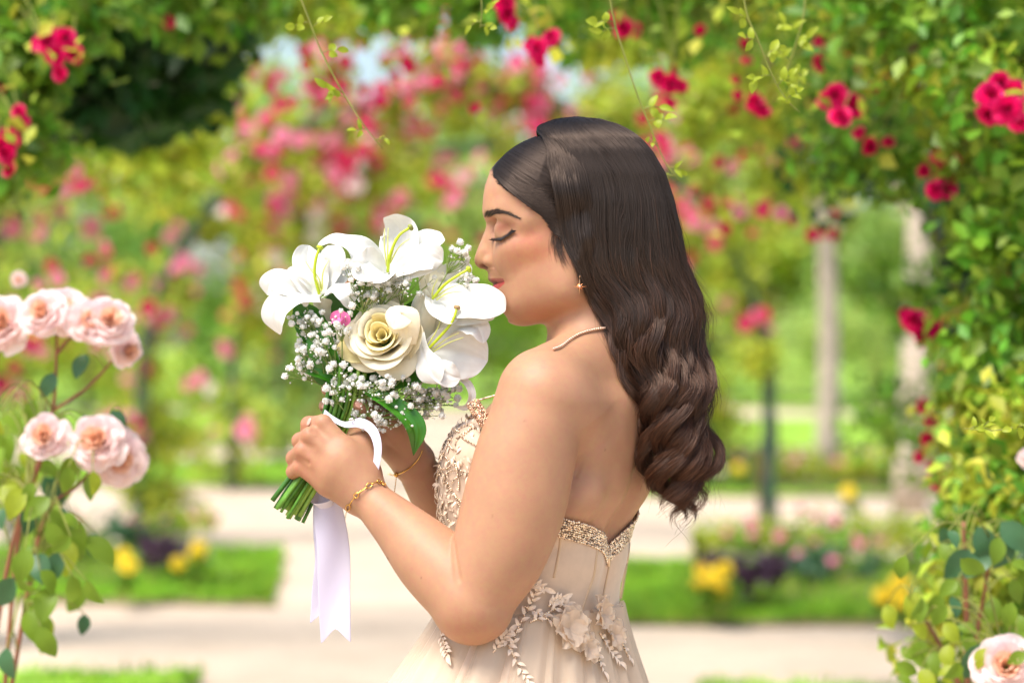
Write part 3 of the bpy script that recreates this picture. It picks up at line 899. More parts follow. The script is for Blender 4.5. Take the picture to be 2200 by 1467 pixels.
    ln = np.interp(f, [0, .5, 1], [12, 17, 20]) * r2.uniform(.75, 1.1, NLS)
    tb = np.linspace(0, 1, 8)[None, :]
    dx = np.interp(f, [0, .3, .7, 1], [-.75, -.35, .0, .5]); dv = np.interp(f, [0, .5, 1], [.35, .75, .15])
    Q = np.zeros((NLS, 8, 3))
    Q[..., 0] = hp[:, None, 0] + dx[:, None] * ln[:, None] * tb
    Q[..., 1] = hp[:, None, 1] + dv[:, None] * ln[:, None] * (tb - .45 * tb ** 2)
    Q[..., 2] = hp[:, None, 2] - .62 * ln[:, None] * tb
    both = np.concatenate((Q, Q * np.array([1, 1, -1])))
    el = add_strands("eyelash", both, np.full(len(both), .00026), M_LASH, None, .2); under(el, person)
# ------------------------------------------------------------------ the gown
def neckline(psi_deg):
    """height (v) of the gown's upper edge round the trunk; psi 0 = front, +90 = her left, 180 = spine"""
    a = np.abs(((np.asarray(psi_deg) + 180) % 360) - 180)
    return np.interp(a, [0, 20, 45, 60, 80, 100, 125, 150, 165, 173, 180], [915, 880, 868, 882, 960, 1060, 1108, 1130, 1146, 1160, 1176])
def tpsi(p):
    u, v, w = p
    x, y = u - S(v, TV, TU), w - 8.0
    return np.degrees(np.arctan2(-x * SF - y * CF, -x * CF + y * SF))
def gown_base(p):
    p = [np.asarray(a, dtype=np.float32) for a in p]
    return smin(trunk(p), bust(p), 34)
def bodice(p):
    p = [np.asarray(a, dtype=np.float32) for a in p]
    d = gown_base(p) - 5.0
    d = smax(d, (neckline(tpsi(p)) - p[1]).astype(np.float32) * 0.8, 3.0)
    return smax(d, p[1] - 1345, 3.0).astype(np.float32)
def ring(psi, v, off=6.0, F=gown_base):
    """points on the gown at angle psi (degrees) and height v"""
    psi, v = np.broadcast_arrays(np.radians(np.asarray(psi, float)), np.asarray(v, float))
    cu = S(v, TV, TU).astype(float)
    du = -np.cos(psi) * CF - np.sin(psi) * SF; dw = np.cos(psi) * SF - np.sin(psi) * CF
    lo, hi = np.full(psi.shape, 60.0), np.full(psi.shape, 420.0)
    for _ in range(22):
        m = (lo + hi) / 2
        d = F(((cu + du * m).astype(np.float32).ravel(), v.astype(np.float32).ravel(), (8 + dw * m).astype(np.float32).ravel())).reshape(psi.shape) - off
        lo = np.where(d < 0, m, lo); hi = np.where(d < 0, hi, m)
    return np.stack((cu + du * lo, v, 8 + dw * lo), -1)
def leaf_piece(mb, base, direction, normal, length, width, m=0, curl=0.2, n=6, bend=0.0):
    """one small pointed leaf or sequin, world space"""
    base, d, nn = Vector(base), Vector(direction).normalized(), Vector(normal)
    nn = (nn - d * nn.dot(d)).normalized(); s = d.cross(nn)
    rows = []
    for i in range(n + 1):
        t = i / n
        wdt = width * 0.5 * (math.sin(math.pi * t ** 0.8) ** 0.8 if 0 < t < 1 else 0.02)
        c = base + d * (length * t) + nn * (length * curl * math.sin(math.pi * t) * .5) + s * (bend * length * t * t)
        rows.append([c - s * wdt + nn * wdt * .25, c - nn * wdt * .1, c + s * wdt + nn * wdt * .25])
    mb.grid(rows, m)
if want("dress"):
    tulle_m = simple_mat("gown_satin", hexc(204, 178, 152), rough=.6, var=.05, scale=90, sheen=.4)
    bead_m = simple_mat("gown_beads", hexc(236, 206, 176), rough=.16, var=.35, scale=900, spec=1.0, metal=.65, rand=.75)
    rbead_m = simple_mat("rose_gold_beads", hexc(220, 176, 146), rough=.15, var=.4, scale=900, spec=1.0, metal=.7, rand=.75)
    lace_m = simple_mat("gown_leaf_lace", hexc(234, 210, 184), rough=.35, var=.12, scale=300, sheen=.3)
    pipe_m = simple_mat("gown_piping", hexc(200, 172, 140), rough=.5, var=.05, scale=60)
    flower_m = simple_mat("gown_tulle_flower", hexc(236, 216, 192), rough=.8, var=.06, scale=200, transl=.45)
    gown = None
    xs = grid_lines([(880, 1440, 5.0)]); ys = grid_lines([(850, 1350, 5.0)]); zs = grid_lines([(-300, 320, 6.0)])
    Vd, Fd = surface_nets(bodice, xs, ys, zs)
    lab = np.arange(len(Vd))
    while True:                                        # keep the one connected shell
        mn = lab[Fd].min(1); nl_ = lab.copy()
        for k in range(4): np.minimum.at(nl_, Fd[:, k], mn)
        nl_ = nl_[nl_]
        if (nl_ == lab).all(): break
        lab = nl_
    big = np.bincount(lab).argmax(); Fd = Fd[lab[Fd[:, 0]] == big]
    ids = np.unique(Fd); remap = np.full(len(Vd), -1); remap[ids] = np.arange(len(ids)); Vd = Vd[ids]; Fd = remap[Fd]
    Vd = relax(Vd, Fd, 1, .4)
    gown = mesh_obj("gown", b2w(Vd), Fd, tulle_m); under(gown, person)
    def sub(o):
        o.parent = gown; return o
    # skirt: gathered lining and a sheer tulle layer
    def skirt_rows(off, nple, amp, seed, v0=1300):
        r = np.random.default_rng(seed)
        ps = np.linspace(-180, 180, 241)[:-1]
        rows = []
        phs = r.uniform(0, 6.28, 4)
        for v in list(np.linspace(v0, 1480, 16)) + list(np.linspace(1540, 3322, 20)):
            t = (v - 1300) / (3322 - 1300)
            base = ring(ps, min(v, 1310.0), off)
            ax = np.array((1140 - 36 * min(1, max(0, t) * 11), 0, 8))
            rel = base - np.array((1140, 0, 8))
            k = 1 + 0.38 * np.clip((v - 1300) / 170, 0, 1.0) ** 1.15 + 2.6 * max(0, (v - 1470) / 1850) ** .9
            pr = np.radians(ps)
            pl = np.sin(pr * nple + phs[0] + 1.2 * np.sin(3 * pr + phs[1])) + .5 * np.sin(pr * nple * 1.7 + phs[2]) + .35 * np.sin(pr * nple * 2.9 + phs[3])
            a = amp * min(1, .4 + 7 * max(t, 0))
            q = ax + rel * (k + a * pl)[:, None] * np.array((1, 0, 1))
            q[:, 1] = v
            rows.append([Vector(z) for z in b2w(q)])
        return rows
    mb = MB(); mb.grid(skirt_rows(5, 19, .040, 3), closed=True); sub(mb.build("skirt", tulle_m))
    sheer, n_, l_, b_ = new_mat("sheer_tulle")
    b_.inputs["Base Color"].default_value = hexc(228, 206, 180); b_.inputs["Roughness"].default_value = .8
    tr = n_.new("ShaderNodeBsdfTransparent"); mx = n_.new("ShaderNodeMixShader"); mx.inputs[0].default_value = .5
    lw = n_.new("ShaderNodeTexNoise"); lw.inputs["Scale"].default_value = 60
    l_.new(tr.outputs[0], mx.inputs[1]); l_.new(b_.outputs[0], mx.inputs[2]); l_.new(mx.outputs[0], n_["Material Output"].inputs[0])
    mb = MB(); mb.grid(skirt_rows(9, 23, .045, 5, 1296), closed=True); sub(mb.build("tulle_layer", sheer))
    mb = MB(); mb.grid(skirt_rows(13, 14, .06, 8, 1302), closed=True); sub(mb.build("tulle_layer", sheer))
    # beaded edge
    def bead_band(name, psis, dv0, rows, r, mat, off=8):
        mb = MB()
        for k in range(rows):
            p = ring(psis, neckline(psis) + dv0 + k * r * 1.75, off)
            for i, q in enumerate(b2w(p)):
                if (i + k) % 2 == 0 or True:
                    mb.ball(Vector(q) + Vector((random.gauss(0, .6), random.gauss(0, .9), random.gauss(0, .7))) * K, r * K * random.uniform(.7, 1.15), 6, 4)
        return sub(mb.build(name, mat))
    bead_band("beaded_edge", np.arange(96, 264, .85), -9, 9, 2.5, bead_m)
    bead_band("beaded_edge", np.arange(24, 96, .9), -12, 9, 2.5, rbead_m, 9)
    bead_band("beaded_edge", np.arange(-60, 24, 1.6), -8, 4, 3.6, rbead_m, 8)
    # thick rolled bead edge where the neckline meets the arm, and the fine strap behind it
    mb = MB(); a_, b_2 = P(1016, 866, -62), P(1046, 912, -92)
    for i in range(520):
        t = random.random(); an = random.uniform(0, 6.28); ax_ = (b_2 - a_).normalized(); s1 = ax_.orthogonal().normalized(); s2 = ax_.cross(s1)
        mb.ball(a_ * (1 - t) + b_2 * t + (s1 * math.cos(an) + s2 * math.sin(an)) * (13 * K) * (1 if t < .92 else .8), random.uniform(1.7, 2.6) * K, 5, 4)
    sub(mb.build("beaded_edge", rbead_m))
    mb = MB()
    for i in range(16): mb.ball(P(1026 + 2.9 * i, 860 - .85 * i, -40), 2.3 * K, 6, 4)
    sub(mb.build("strap", bead_m))
    # boning channels down the back, and the zip
    def line_on(pts, rad, name, mat, off=7):
        c = spline(pts, 40)
        h, ok = trace(lambda p: gown_base(p) - off, c[:, 0], c[:, 1])
        mb = MB(); mb.tube([Vector(z) for z in b2w(h)], rad * K, 8); return sub(mb.build(name, mat))
    for pts in ([(1284, 1172), (1280, 1200), (1275, 1235), (1262, 1272), (1244, 1325)], [(1352, 1140), (1350, 1180), (1344, 1220), (1333, 1285)], [(1205, 1150), (1200, 1190), (1190, 1240)]):
        line_on(pts, 3.6, "boning_channel", pipe_m, 4)
    line_on([(1312, 1180), (1310, 1210), (1302, 1250), (1294, 1290)], 2.2, "zip", pipe_m, 6)
    mb = MB()
    h, ok = trace(lambda p: gown_base(p) - 10, [1312, 1309, 1307], [1180, 1196, 1216])
    hb = [Vector(z) for z in b2w(h)]
    mb.tube(hb, [1.6 * K, 2.2 * K, 3.4 * K], 8)
    sub(mb.build("zip_pull", simple_mat("zip_metal", hexc(236, 206, 170), rough=.3, metal=.5, var=.05)))
    # leaf and bead lace over the front of the bodice
    r3 = np.random.default_rng(5)
    mbl, mbb = MB(), MB()
    def scatter(n, psr, vr, ln):
        ps = r3.uniform(*psr, n); v = r3.uniform(*vr, n)
        ok = v > neckline(ps) + 14
        ps, v = ps[ok], v[ok]
        q = ring(ps, v, 6); g = gradient(gown_base, q)
        return ps, v, b2w(q), b2w(q + g) - b2w(q)
    ps, v, q, g = scatter(1500, (-40, 105), (890, 1330), 0)
    for i in range(len(ps)):
        nn = Vector(g[i]).normalized()
        tdir = Vector((random.gauss(0, .6), random.gauss(0, .6), random.choice((-1, 1)) + random.gauss(0, .4)))
        leaf_piece(mbl, q[i], tdir, nn, random.uniform(9, 22) * K, random.uniform(4, 9) * K, curl=.35, n=4)
    # beaded vines
    for _ in range(230):
        a, b = r3.uniform(-40, 105), r3.uniform(900, 1320)
        if b < neckline(a) + 10: continue
        d, cv = r3.uniform(0, 6.28), r3.normal(0, .12)
        pa, pv = [], []
        for s in range(16):
            pa.append(a); pv.append(b); a += math.cos(d) * 1.1; b += math.sin(d) * 4.4; d += cv
        q = b2w(ring(np.array(pa), np.array(pv), 8))
        for z in q: mbb.ball(z, random.uniform(1.7, 2.7) * K, 5, 4)
    sub(mbl.build("lace_leaves", lace_m)); sub(mbb.build("lace_beads", bead_m))
    # leaf sprays round the waist, traced on the gown's surface
    def skirt_surf(p):
        p = [np.asarray(a, dtype=np.float32) for a in p]
        d = gown_base(p)
        k = 1 + 0.38 * np.clip((p[1] - 1300) / 170, 0, 1) ** 1.15
        cu = 1140 - 36 * np.clip((p[1] - 1300) / 184, 0, 1)
        q = ((p[0] - cu) / k + 1140, np.minimum(p[1], 1310), (p[2] - 8) / k + 8)
        return np.where(p[1] < 1300, d, gown_base(q) * k * .8).astype(np.float32)
    sprays = [
        ([(1100, 1395), (1112, 1350), (1138, 1300), (1150, 1272)], 6), ([(1140, 1335), (1172, 1318), (1206, 1300), (1212, 1298)], 5),
        ([(1128, 1302), (1160, 1318), (1190, 1338), (1198, 1348)], 5), ([(1060, 1400), (1080, 1372), (1092, 1360)], 5),
        ([(1082, 1362), (1100, 1400), (1120, 1440), (1136, 1462)], 6), ([(1290, 1360), (1310, 1395), (1330, 1420)], 5),
        ([(1255, 1370), (1280, 1400), (1296, 1440)], 5), ([(948, 1360), (956, 1385), (962, 1405)], 5),
        ([(1320, 1340), (1335, 1375), (1350, 1410)], 4), ([(1136, 1262), (1150, 1255), (1168, 1262)], 4), ([(1180, 1300), (1190, 1290), (1205, 1284)], 4)]
    for pts, nl in sprays:
        c = spline(pts, 26)
        h, ok = trace(lambda p: skirt_surf(p) - 16, c[:, 0], c[:, 1])
        g = gradient(skirt_surf, h); hw = b2w(h); gw = b2w(h + g) - hw
        mb = MB()
        for z in hw[::1]: mb.ball(z, random.uniform(2.0, 3.2) * K, 6, 4, 1)
        for j in range(nl * 2):
            i = min(25, int(2 + 23 * j / (nl * 2)))
            t = Vector(hw[min(i + 1, 25)] - hw[max(i - 1, 0)]).normalized(); nn = Vector(gw[i]).normalized()
            s = t.cross(nn) * (1 if j % 2 else -1)
            leaf_piece(mb, hw[i], t * .8 + s * .75 + nn * .25, nn, random.uniform(14, 22) * K, random.uniform(6, 9) * K, 0, .3, 6)
        leaf_piece(mb, hw[-1], Vector(hw[-1] - hw[-3]), Vector(gw[-1]), 30 * K, 11 * K, 0, .3, 6)
        sub(mb.build("leaf_spray", None, None, True, [lace_m, bead_m]))
    # big tulle flowers at the back of the waist
    for (cu_, cv_, rr, nps) in ((1222, 1350, 52, 13), (1290, 1318, 44, 12), (1262, 1392, 34, 9), (1318, 1362, 36, 9)):
        h, ok = trace(lambda p: skirt_surf(p) - 18, cu_, cv_)
        c = Vector(b2w(h)[0]); nn = Vector(b2w(h + gradient(skirt_surf, h))[0] - b2w(h)[0]).normalized()
        e1 = nn.orthogonal().normalized(); e2 = nn.cross(e1)
        for k in range(nps):
            mb = MB()
            a = k * 2.4; ring_t = (k / nps) ** .6
            d = e1 * math.cos(a) + e2 * math.sin(a); s = nn.cross(d)
            L, Wd = rr * K * (.55 + .55 * ring_t), rr * K * random.uniform(.75, 1.05)
            rows = []
            ph = random.uniform(0, 6)
            for i in range(8):
                t = i / 7
                row = []
                for jx in range(9):
                    x = (jx - 4) / 4
                    wdt = Wd * .5 * (math.sin(math.pi * min(.97, .12 + t * .78)) ** .7)
                    row.append(c + d * (L * t * (1 - .12 * x * x)) + s * (x * wdt) + nn * (L * ((1 - ring_t) * .55 * t + .16 * math.sin(t * 2.4) + .09 * t * math.sin(ph + 4 * x) + .05 * t * math.sin(2 * ph + 9 * x) + .06 * x * x)))
                rows.append(row)
            mb.grid(rows)
            sub(mb.build("tulle_petal", flower_m))
# ------------------------------------------------------------------ the bouquet
def W3(p):
    return P(p[0], p[1], p[2])
def petal_rows(cl, wd, n0, n1=None, cup=0.25, ruffle=0.06, nl=18, nw=21, tip=0.7, roll=0.0, seed=0, wave=3.0):
    """petal along a centre line cl [(u, v, w)] with widths wd (pixels); n0 -> n1: facing direction (u, v, w)"""
    r = random.Random(seed)
    c = spline([tuple(W3(p)) for p in cl], nl)
    wv = spline([[x] for x in wd], nl)[:, 0]
    n1 = n1 or n0
    to = lambda n: Vector((n[0], n[2], -n[1])).normalized()
    a, b = to(n0), to(n1)
    ph1, ph2 = r.uniform(0, 6.28), r.uniform(0, 6.28)
    rows = []
    for i in range(nl):
        t = i / (nl - 1)
        tg = Vector(c[min(i + 1, nl - 1)] - c[max(i - 1, 0)]).normalized()
        nn = (a * (1 - t) + b * t); nn = (nn - tg * nn.dot(tg)).normalized()
        s = tg.cross(nn)
        end = 1.0 if t < .78 else max(0.0, 1 - ((t - .78) / .22) ** 2.2) ** .5
        hw = max(.4, wv[i] * .5 * (tip * end + (1 - tip) * end)) * K
        if t >= .999: hw = .6 * K
        row = []
        for j in range(nw):
            x = (j - (nw - 1) / 2) / ((nw - 1) / 2)
            edge = abs(x) ** 2.5
            rf = ruffle * hw * 2 * edge * (math.sin(wave * 3.1 * t + ph1 + (2.1 if x > 0 else 0)) + .5 * math.sin(wave * 7.3 * t + ph2 + x))
            h = cup * hw * (x * x) - roll * hw * max(0, abs(x) - .5) ** 2 * 2.4 - .10 * hw * math.exp(-(x / .14) ** 2) + .009 * hw * math.cos(x * 24 + 2 * math.sin(3 * t + ph1)) * min(1, 3 * t)
            row.append(Vector(c[i]) + s * (x * hw * (1 + .04 * math.sin(9 * t + ph2))) + nn * (h + rf))
        rows.append(row)
    return rows
def petal(parent, name, mat, *a, thick=True, **k):
    mb = MB(); mb.grid(petal_rows(*a, **k))
    o = mb.build(name, mat)
    if thick:
        m = o.modifiers.new("thick", 'SOLIDIFY'); m.thickness = .0003; m.offset = 0
    m = o.modifiers.new("sub", 'SUBSURF'); m.levels = 1; m.render_levels = 1
    o.parent = parent
    return o
if want("bouquet"):
    bq_base = P(690, 980, -15)
    bouquet = tag(empty("bouquet", (0, 0, 0)), "bouquet of white lilies, a cream rose and baby's breath with a white ribbon", "bouquet")
    lily_m = simple_mat("lily_petal", hexc(238, 238, 232), rough=.5, var=.03, scale=120, transl=.22, spec=.3)
    lilyc_m = simple_mat("lily_throat", hexc(232, 228, 206), rough=.5, var=.05, scale=90, transl=.22, spec=.3)
    rose_m = simple_mat("rose_petal_cream", hexc(248, 236, 178), rough=.5, var=.04, scale=90, transl=.3, spec=.25)
    rosew_m = simple_mat("rose_petal_white", hexc(248, 240, 212), rough=.5, var=.04, scale=90, transl=.3, spec=.25)
    pist_m = simple_mat("pistil_green", hexc(176, 196, 40), rough=.4, var=.1, scale=200)
    stam_m = simple_mat("filament", hexc(222, 226, 130), rough=.45, var=.08, scale=200, transl=.2)
    stig_m = simple_mat("stigma", hexc(132, 140, 66), rough=.6, var=.2, scale=300)
    stigb_m = simple_mat("stigma_brown", hexc(160, 132, 92), rough=.7, var=.3, scale=300)
    leaf_m = simple_mat("glossy_leaf", hexc(64, 130, 28), rough=.3, var=.2, scale=50, transl=.22, spec=.6)
    stem_m = simple_mat("bouquet_stem", hexc(92, 140, 44), rough=.42, var=.35, scale=70)
    stem_ms = [stem_m, simple_mat("bouquet_stem_dark", hexc(62, 112, 34), rough=.4, var=.4, scale=60), simple_mat("bouquet_stem_light", hexc(128, 164, 62), rough=.45, var=.3, scale=60), simple_mat("bouquet_stem_mid", hexc(80, 130, 36), rough=.4, var=.4, scale=90)]
    cut_m = simple_mat("stem_cut", hexc(206, 206, 130), rough=.7, var=.2, scale=200)
    gyp_m = simple_mat("gypsophila_white", hexc(236, 236, 228), rough=.7, var=.1, scale=400, transl=.25)
    gst_m = simple_mat("gypsophila_stem", hexc(120, 140, 70), rough=.6, var=.25, scale=120)
    F = (0, 0, -1)
    def lily(label, petals, pist, stams, sm):
        root = empty("lily"); root.parent = bouquet
        root["label"] = label
        for i, (cl, wd, n0, n1, kw) in enumerate(petals):
            kk = dict(cup=.22, ruffle=.07, seed=i + len(label)); kk.update(kw)
            m = kk.pop("mat", lily_m)
            petal(root, "petal", m, cl, wd, n0, n1, **kk)
        mb = MB(); c = [W3(x) for x in pist]
        c = [Vector(x) for x in spline([tuple(x) for x in c], 14)]
        mb.tube(c, list(np.linspace(3.4, 3.0, 14) * K), 8); po = mb.build("pistil", pist_m, root)
        mb = MB(); e = c[-1]; t = (c[-1] - c[-3]).normalized()
        for k in range(3):
            a = k * 2.09; s = t.orthogonal().normalized(); s2 = t.cross(s)
            mb.ball(e + (s * math.cos(a) + s2 * math.sin(a)) * 3.4 * K + t * 1.5 * K, 4.8 * K, 8, 6)
        mb.build("stigma", sm, po)
        for sp in stams:
            mb = MB(); c = [Vector(x) for x in spline([tuple(W3(x)) for x in sp], 12)]
            mb.tube(c, list(np.linspace(2.0, .7, 12) * K), 6); mb.build("stamen", stam_m, root)
    lily("open white lily farthest from the woman's face", [
        ([(690, 634, -18), (676, 600, -20), (662, 560, -12), (664, 527, 6)], [22, 70, 76, 40], (.35, -.1, -1), (.5, -.5, -.8), {}),
        ([(688, 640, -20), (660, 615, -28), (640, 592, -28), (632, 570, -14)], [18, 50, 50, 30], (.4, -.3, -1), (.2, -.8, -.6), {}),
        ([(688, 642, -26), (645, 624, -38), (606, 606, -44), (580, 610, -34), (574, 634, -16)], [20, 48, 58, 52, 26], (0, -.7, -1), (-.7, .1, -.7), dict(ruffle=.12)),
        ([(690, 648, -34), (645, 642, -56), (606, 652, -66), (590, 684, -58), (602, 719, -40)], [24, 42, 58, 62, 24], (0, -1, -.6), (-.6, .2, -.9), {}),
        ([(692, 632, -4), (704, 590, 4), (712, 552, 6), (704, 528, 14)], [22, 62, 62, 30], (-.2, -.1, -1), (-.1, -.7, -.7), {}),
        ([(695, 636, -22), (720, 622, -44), (744, 634, -56), (750, 664, -48)], [26, 44, 52, 20], (.2, -1, -.7), (.8, .2, -.8), {}),
        ([(695, 634, 6), (724, 598, 14), (744, 570, 14), (752, 556, 20)], [24, 56, 54, 24], (-.5, -.4, -1), None, {}),
        ([(696, 700, 10), (692, 668, -8), (692, 640, -16)], [30, 38, 46], F, None, dict(mat=lilyc_m, cup=-.6)),
    ], [(686, 632, -34), (676, 590, -44), (679, 555, -48), (687, 533, -46)],
        [[(690, 626, -36), (680, 600, -44), (657, 562, -46)], [(692, 622, -34), (694, 585, -46), (706, 560, -48)], [(690, 626, -30), (686, 600, -40), (668, 575, -42)]], pist_m)
    lily("topmost open white lily, with a green stigma", [
        ([(832, 592, -12), (795, 562, -28), (756, 528, -38), (716, 514, -38), (682, 527, -26)], [30, 70, 54, 36, 18], (0, -.7, -1), (-.3, -.9, -.7), dict(ruffle=.12)),
        ([(834, 592, -18), (806, 574, -48), (780, 570, -62), (752, 562, -56)], [30, 70, 74, 30], (.2, -.7, -1), (-.5, 0, -1), {}),
        ([(834, 594, -20), (820, 586, -56), (800, 592, -72), (790, 606, -70)], [36, 58, 50, 20], (0, -1, -.7), (-.1, -.1, -1), {}),
        ([(836, 588, 0), (852, 545, 14), (862, 505, 16), (846, 476, 4), (824, 468, -14)], [30, 84, 84, 56, 22], (0, -.2, -1), (-.4, .5, -1), dict(ruffle=.10)),
        ([(838, 590, 0), (885, 548, 10), (926, 520, 6), (956, 516, 4)], [30, 66, 62, 34], (-.3, -.3, -1), (-.2, -.6, -.8), dict(ruffle=.10)),
        ([(838, 592, -18), (880, 566, -44), (922, 552, -56), (952, 562, -44)], [30, 52, 60, 40], (0, -.8, -1), (.3, -.1, -1), dict(ruffle=.1)),
        ([(836, 590, -6), (880, 580, -34), (918, 568, -48), (944, 566, -40)], [30, 44, 40, 24], (0, -.2, -1), None, {}),
        ([(856, 680, 10), (846, 630, -8), (838, 596, -18)], [30, 40, 54], F, None, dict(mat=lilyc_m, cup=-.6)),
    ], [(833, 584, -40), (838, 548, -58), (856, 508, -62), (881, 489, -58)],
        [[(831, 572, -44), (826, 530, -56), (826, 491, -56)], [(833, 572, -44), (833, 530, -56), (834, 490, -52)], [(838, 565, -44), (858, 530, -58), (880, 513, -58)], [(838, 560, -42), (846, 530, -54), (848, 512, -54)]], stig_m)
    lily("open white lily whose petal covers the woman's chin", [
        ([(928, 644, -24), (975, 646, -46), (1030, 650, -62), (1066, 657, -72), (1086, 668, -70)], [36, 84, 80, 64, 30], (0, -.45, -1), (.25, -.3, -1), dict(ruffle=.06, cup=.14)),
        ([(926, 640, -30), (934, 664, -58), (958, 682, -70), (985, 684, -62)], [30, 40, 36, 16], (.5, -.9, -.7), (0, -.4, -1), {}),
        ([(928, 640, 4), (962, 604, 12), (992, 588, 10), (1012, 596, 6)], [30, 62, 60, 30], (-.2, 0, -1), None, {}),
        ([(928, 642, -6), (922, 606, -2), (930, 578, 6), (948, 560, 10)], [40, 66, 60, 30], (.6, -.1, -1), None, dict(mat=lilyc_m)),
        ([(930, 650, -16), (985, 668, -40), (1036, 672, -54), (1060, 674, -52)], [34, 66, 52, 20], (0, -.2, -1), None, {}),
        ([(902, 770, 16), (898, 700, -6), (908, 650, -18), (926, 634, -26)], [40, 62, 62, 40], (-.5, 0, -1), None, dict(mat=lilyc_m, cup=-.5, ruffle=.02)),
        ([(1010, 660, -26), (1038, 676, -24), (1062, 684, -18)], [20, 26, 12], F, None, {}),
    ], [(929, 642, -48), (955, 612, -66), (985, 591, -70), (1006, 579, -66)],
        [[(928, 636, -46), (931, 618, -56), (940, 600, -58)], [(935, 640, -48), (960, 622, -64), (988, 610, -66)], [(938, 644, -50), (962, 630, -66), (995, 626, -70)]], pist_m)
    lily("lowest white lily, with a brown stigma, near the beaded gown", [
        ([(912, 756, -10), (958, 752, -22), (1005, 762, -26), (1048, 776, -20)], [40, 104, 112, 74], (0, -.1, -1), (.1, .1, -1), dict(ruffle=.05, cup=.2, tip=.9)),
        ([(958, 720, -8), (992, 698, -34), (1026, 704, -54), (1040, 738, -54)], [26, 44, 58, 34], (0, -1, -.8), (.8, .1, -1), {}),
        ([(904, 712, -34), (906, 752, -54), (922, 792, -72), (944, 824, -70)], [14, 34, 62, 40], (-.3, 0, -1), (-.2, .2, -1), dict(ruffle=.10, cup=-.2)),
        ([(910, 760, -30), (940, 792, -56), (968, 808, -62), (990, 812, -54)], [30, 52, 50, 22], (0, -.7, -1), (.2, .2, -1), {}),
        ([(976, 806, -10), (1003, 822, -16), (1014, 850, -18), (1002, 874, -16), (978, 874, -8)], [14, 18, 18, 18, 12], (.6, -.4, -1), (.5, .8, -.8), dict(ruffle=.02)),
        ([(908, 750, 0), (930, 716, 6), (958, 690, 8), (985, 676, 12)], [36, 60, 56, 26], (-.2, -.2, -1), None, dict(mat=lilyc_m)),
        ([(880, 850, 20), (896, 800, -6), (908, 762, -22)], [26, 46, 52], F, None, dict(mat=lilyc_m, cup=-.6)),
    ], [(916, 754, -50), (950, 718, -70), (972, 690, -74), (982, 662, -70)],
        [[(913, 750, -48), (938, 710, -64), (948, 682, -64)], [(922, 756, -50), (956, 730, -66), (986, 715, -66)], [(926, 758, -50), (965, 736, -66), (996, 725, -64)]], stigb_m)
    # ---- cream rose: overlapping shells spiralling round an axis that faces the viewer
    rose = empty("rose"); rose.parent = bouquet; rose["label"] = "cream rose with rolled petals in the middle of the bouquet"
    rc = P(824, 728, -30)
    ax = Vector((-.12, -.93, .34)).normalized(); e1 = ax.cross(Vector((0, 0, 1))).normalized(); e2 = e1.cross(ax)
    rr = random.Random(4)
    def rose_petal(a0, half, r0, r1, h0, h1, lip, mat, seed, tilt=0.0):
        q = random.Random(seed); ph = q.uniform(0, 6)
        rows = []
        for i in range(11):
            t = i / 10
            row = []
            for j in range(15):
                x = (j - 7) / 7
                a = a0 + half * x * (1 - .10 * t * t)
                top = 1 - .18 * abs(x) ** 2.2
                tt = t * top
                rad = r0 + (r1 - r0) * (tt ** .7) + lip * max(0, tt - .72) ** 1.3 * 4.2 * (1 - .35 * x * x) + 2.4 * math.sin(3 * x + ph) * t
                hh = h0 + (h1 - h0) * math.sin(min(1.0, tt) * 1.5) - lip * max(0, tt - .78) ** 1.2 * 2.4 + tilt * x * t + 3.0 * math.sin(4.0 * x + ph) * t * t
                row.append(rc + (e1 * math.cos(a) + e2 * math.sin(a)) * rad * K * 1.1 + ax * hh * K)
            rows.append(row)
        mb = MB(); mb.grid(rows); o = mb.build("petal", mat, rose)
        m = o.modifiers.new("thick", 'SOLIDIFY'); m.thickness = .0006; m.offset = 0
        m = o.modifiers.new("sub", 'SUBSURF'); m.levels = 1; m.render_levels = 1
    k = 0
    for (n, r0, r1, h0, h1, lip, half, mt) in ((2, 3, 10, -10, 40, 1, 1.8, rose_m), (3, 6, 21, -14, 44, 2, 1.5, rose_m), (3, 10, 33, -18, 46, 3, 1.4, rose_m),
                                            (3, 14, 46, -22, 46, 5, 1.35, rosew_m), (3, 16, 56, -26, 40, 8, 1.3, rosew_m), (4, 18, 64, -30, 26, 12, 1.1, rosew_m), (5, 20, 72, -34, 6, 18, .85, rosew_m)):
        for i in range(n):
            rose_petal(.7 + 2 * math.pi * i / n + k * .8 + rr.uniform(-.15, .15), half, r0 + rr.uniform(-1, 1), r1 + rr.uniform(-4, 5), h0, h1 + rr.uniform(-7, 6), lip * rr.uniform(.5, 1.6), mt, k * 10 + i, rr.uniform(-8, 8))
        k += 1
    # the broad rolled petal at the upper right of the rose
    petal(rose, "petal", rosew_m, [(872, 742, -70), (868, 705, -88), (862, 672, -92), (852, 684, -104), (846, 708, -104)], [44, 66, 68, 62, 50], (-.2, .1, -1), (0, -1, -.4), cup=-.25, ruffle=.02, tip=1.0)
    petal(rose, "petal", rosew_m, [(872, 770, -40), (888, 735, -56), (892, 700, -56), (876, 668, -44)], [26, 44, 44, 26], (-.6, 0, -1), None, cup=.4, ruffle=.03)
    petal(rose, "petal", rose_m, [(800, 740, -20), (772, 752, -34), (744, 742, -34), (736, 728, -28)], [40, 60, 56, 20], (-.4, -.3, -1), None, cup=.3)
    petal(rose, "petal", rose_m, [(810, 700, -10), (800, 670, -18), (790, 655, -16), (782, 650, -12)], [50, 66, 50, 20], (-.2, -.6, -1), None, cup=.3)
    # ---- green leaves
    def leaf(cl, wd, n0, n1=None, **kw):
        o = petal(bouquet, "leaf", leaf_m, cl, wd, n0, n1, cup=kw.get("cup", .3), ruffle=.015, tip=.7, seed=int(cl[0][0]))
        return o
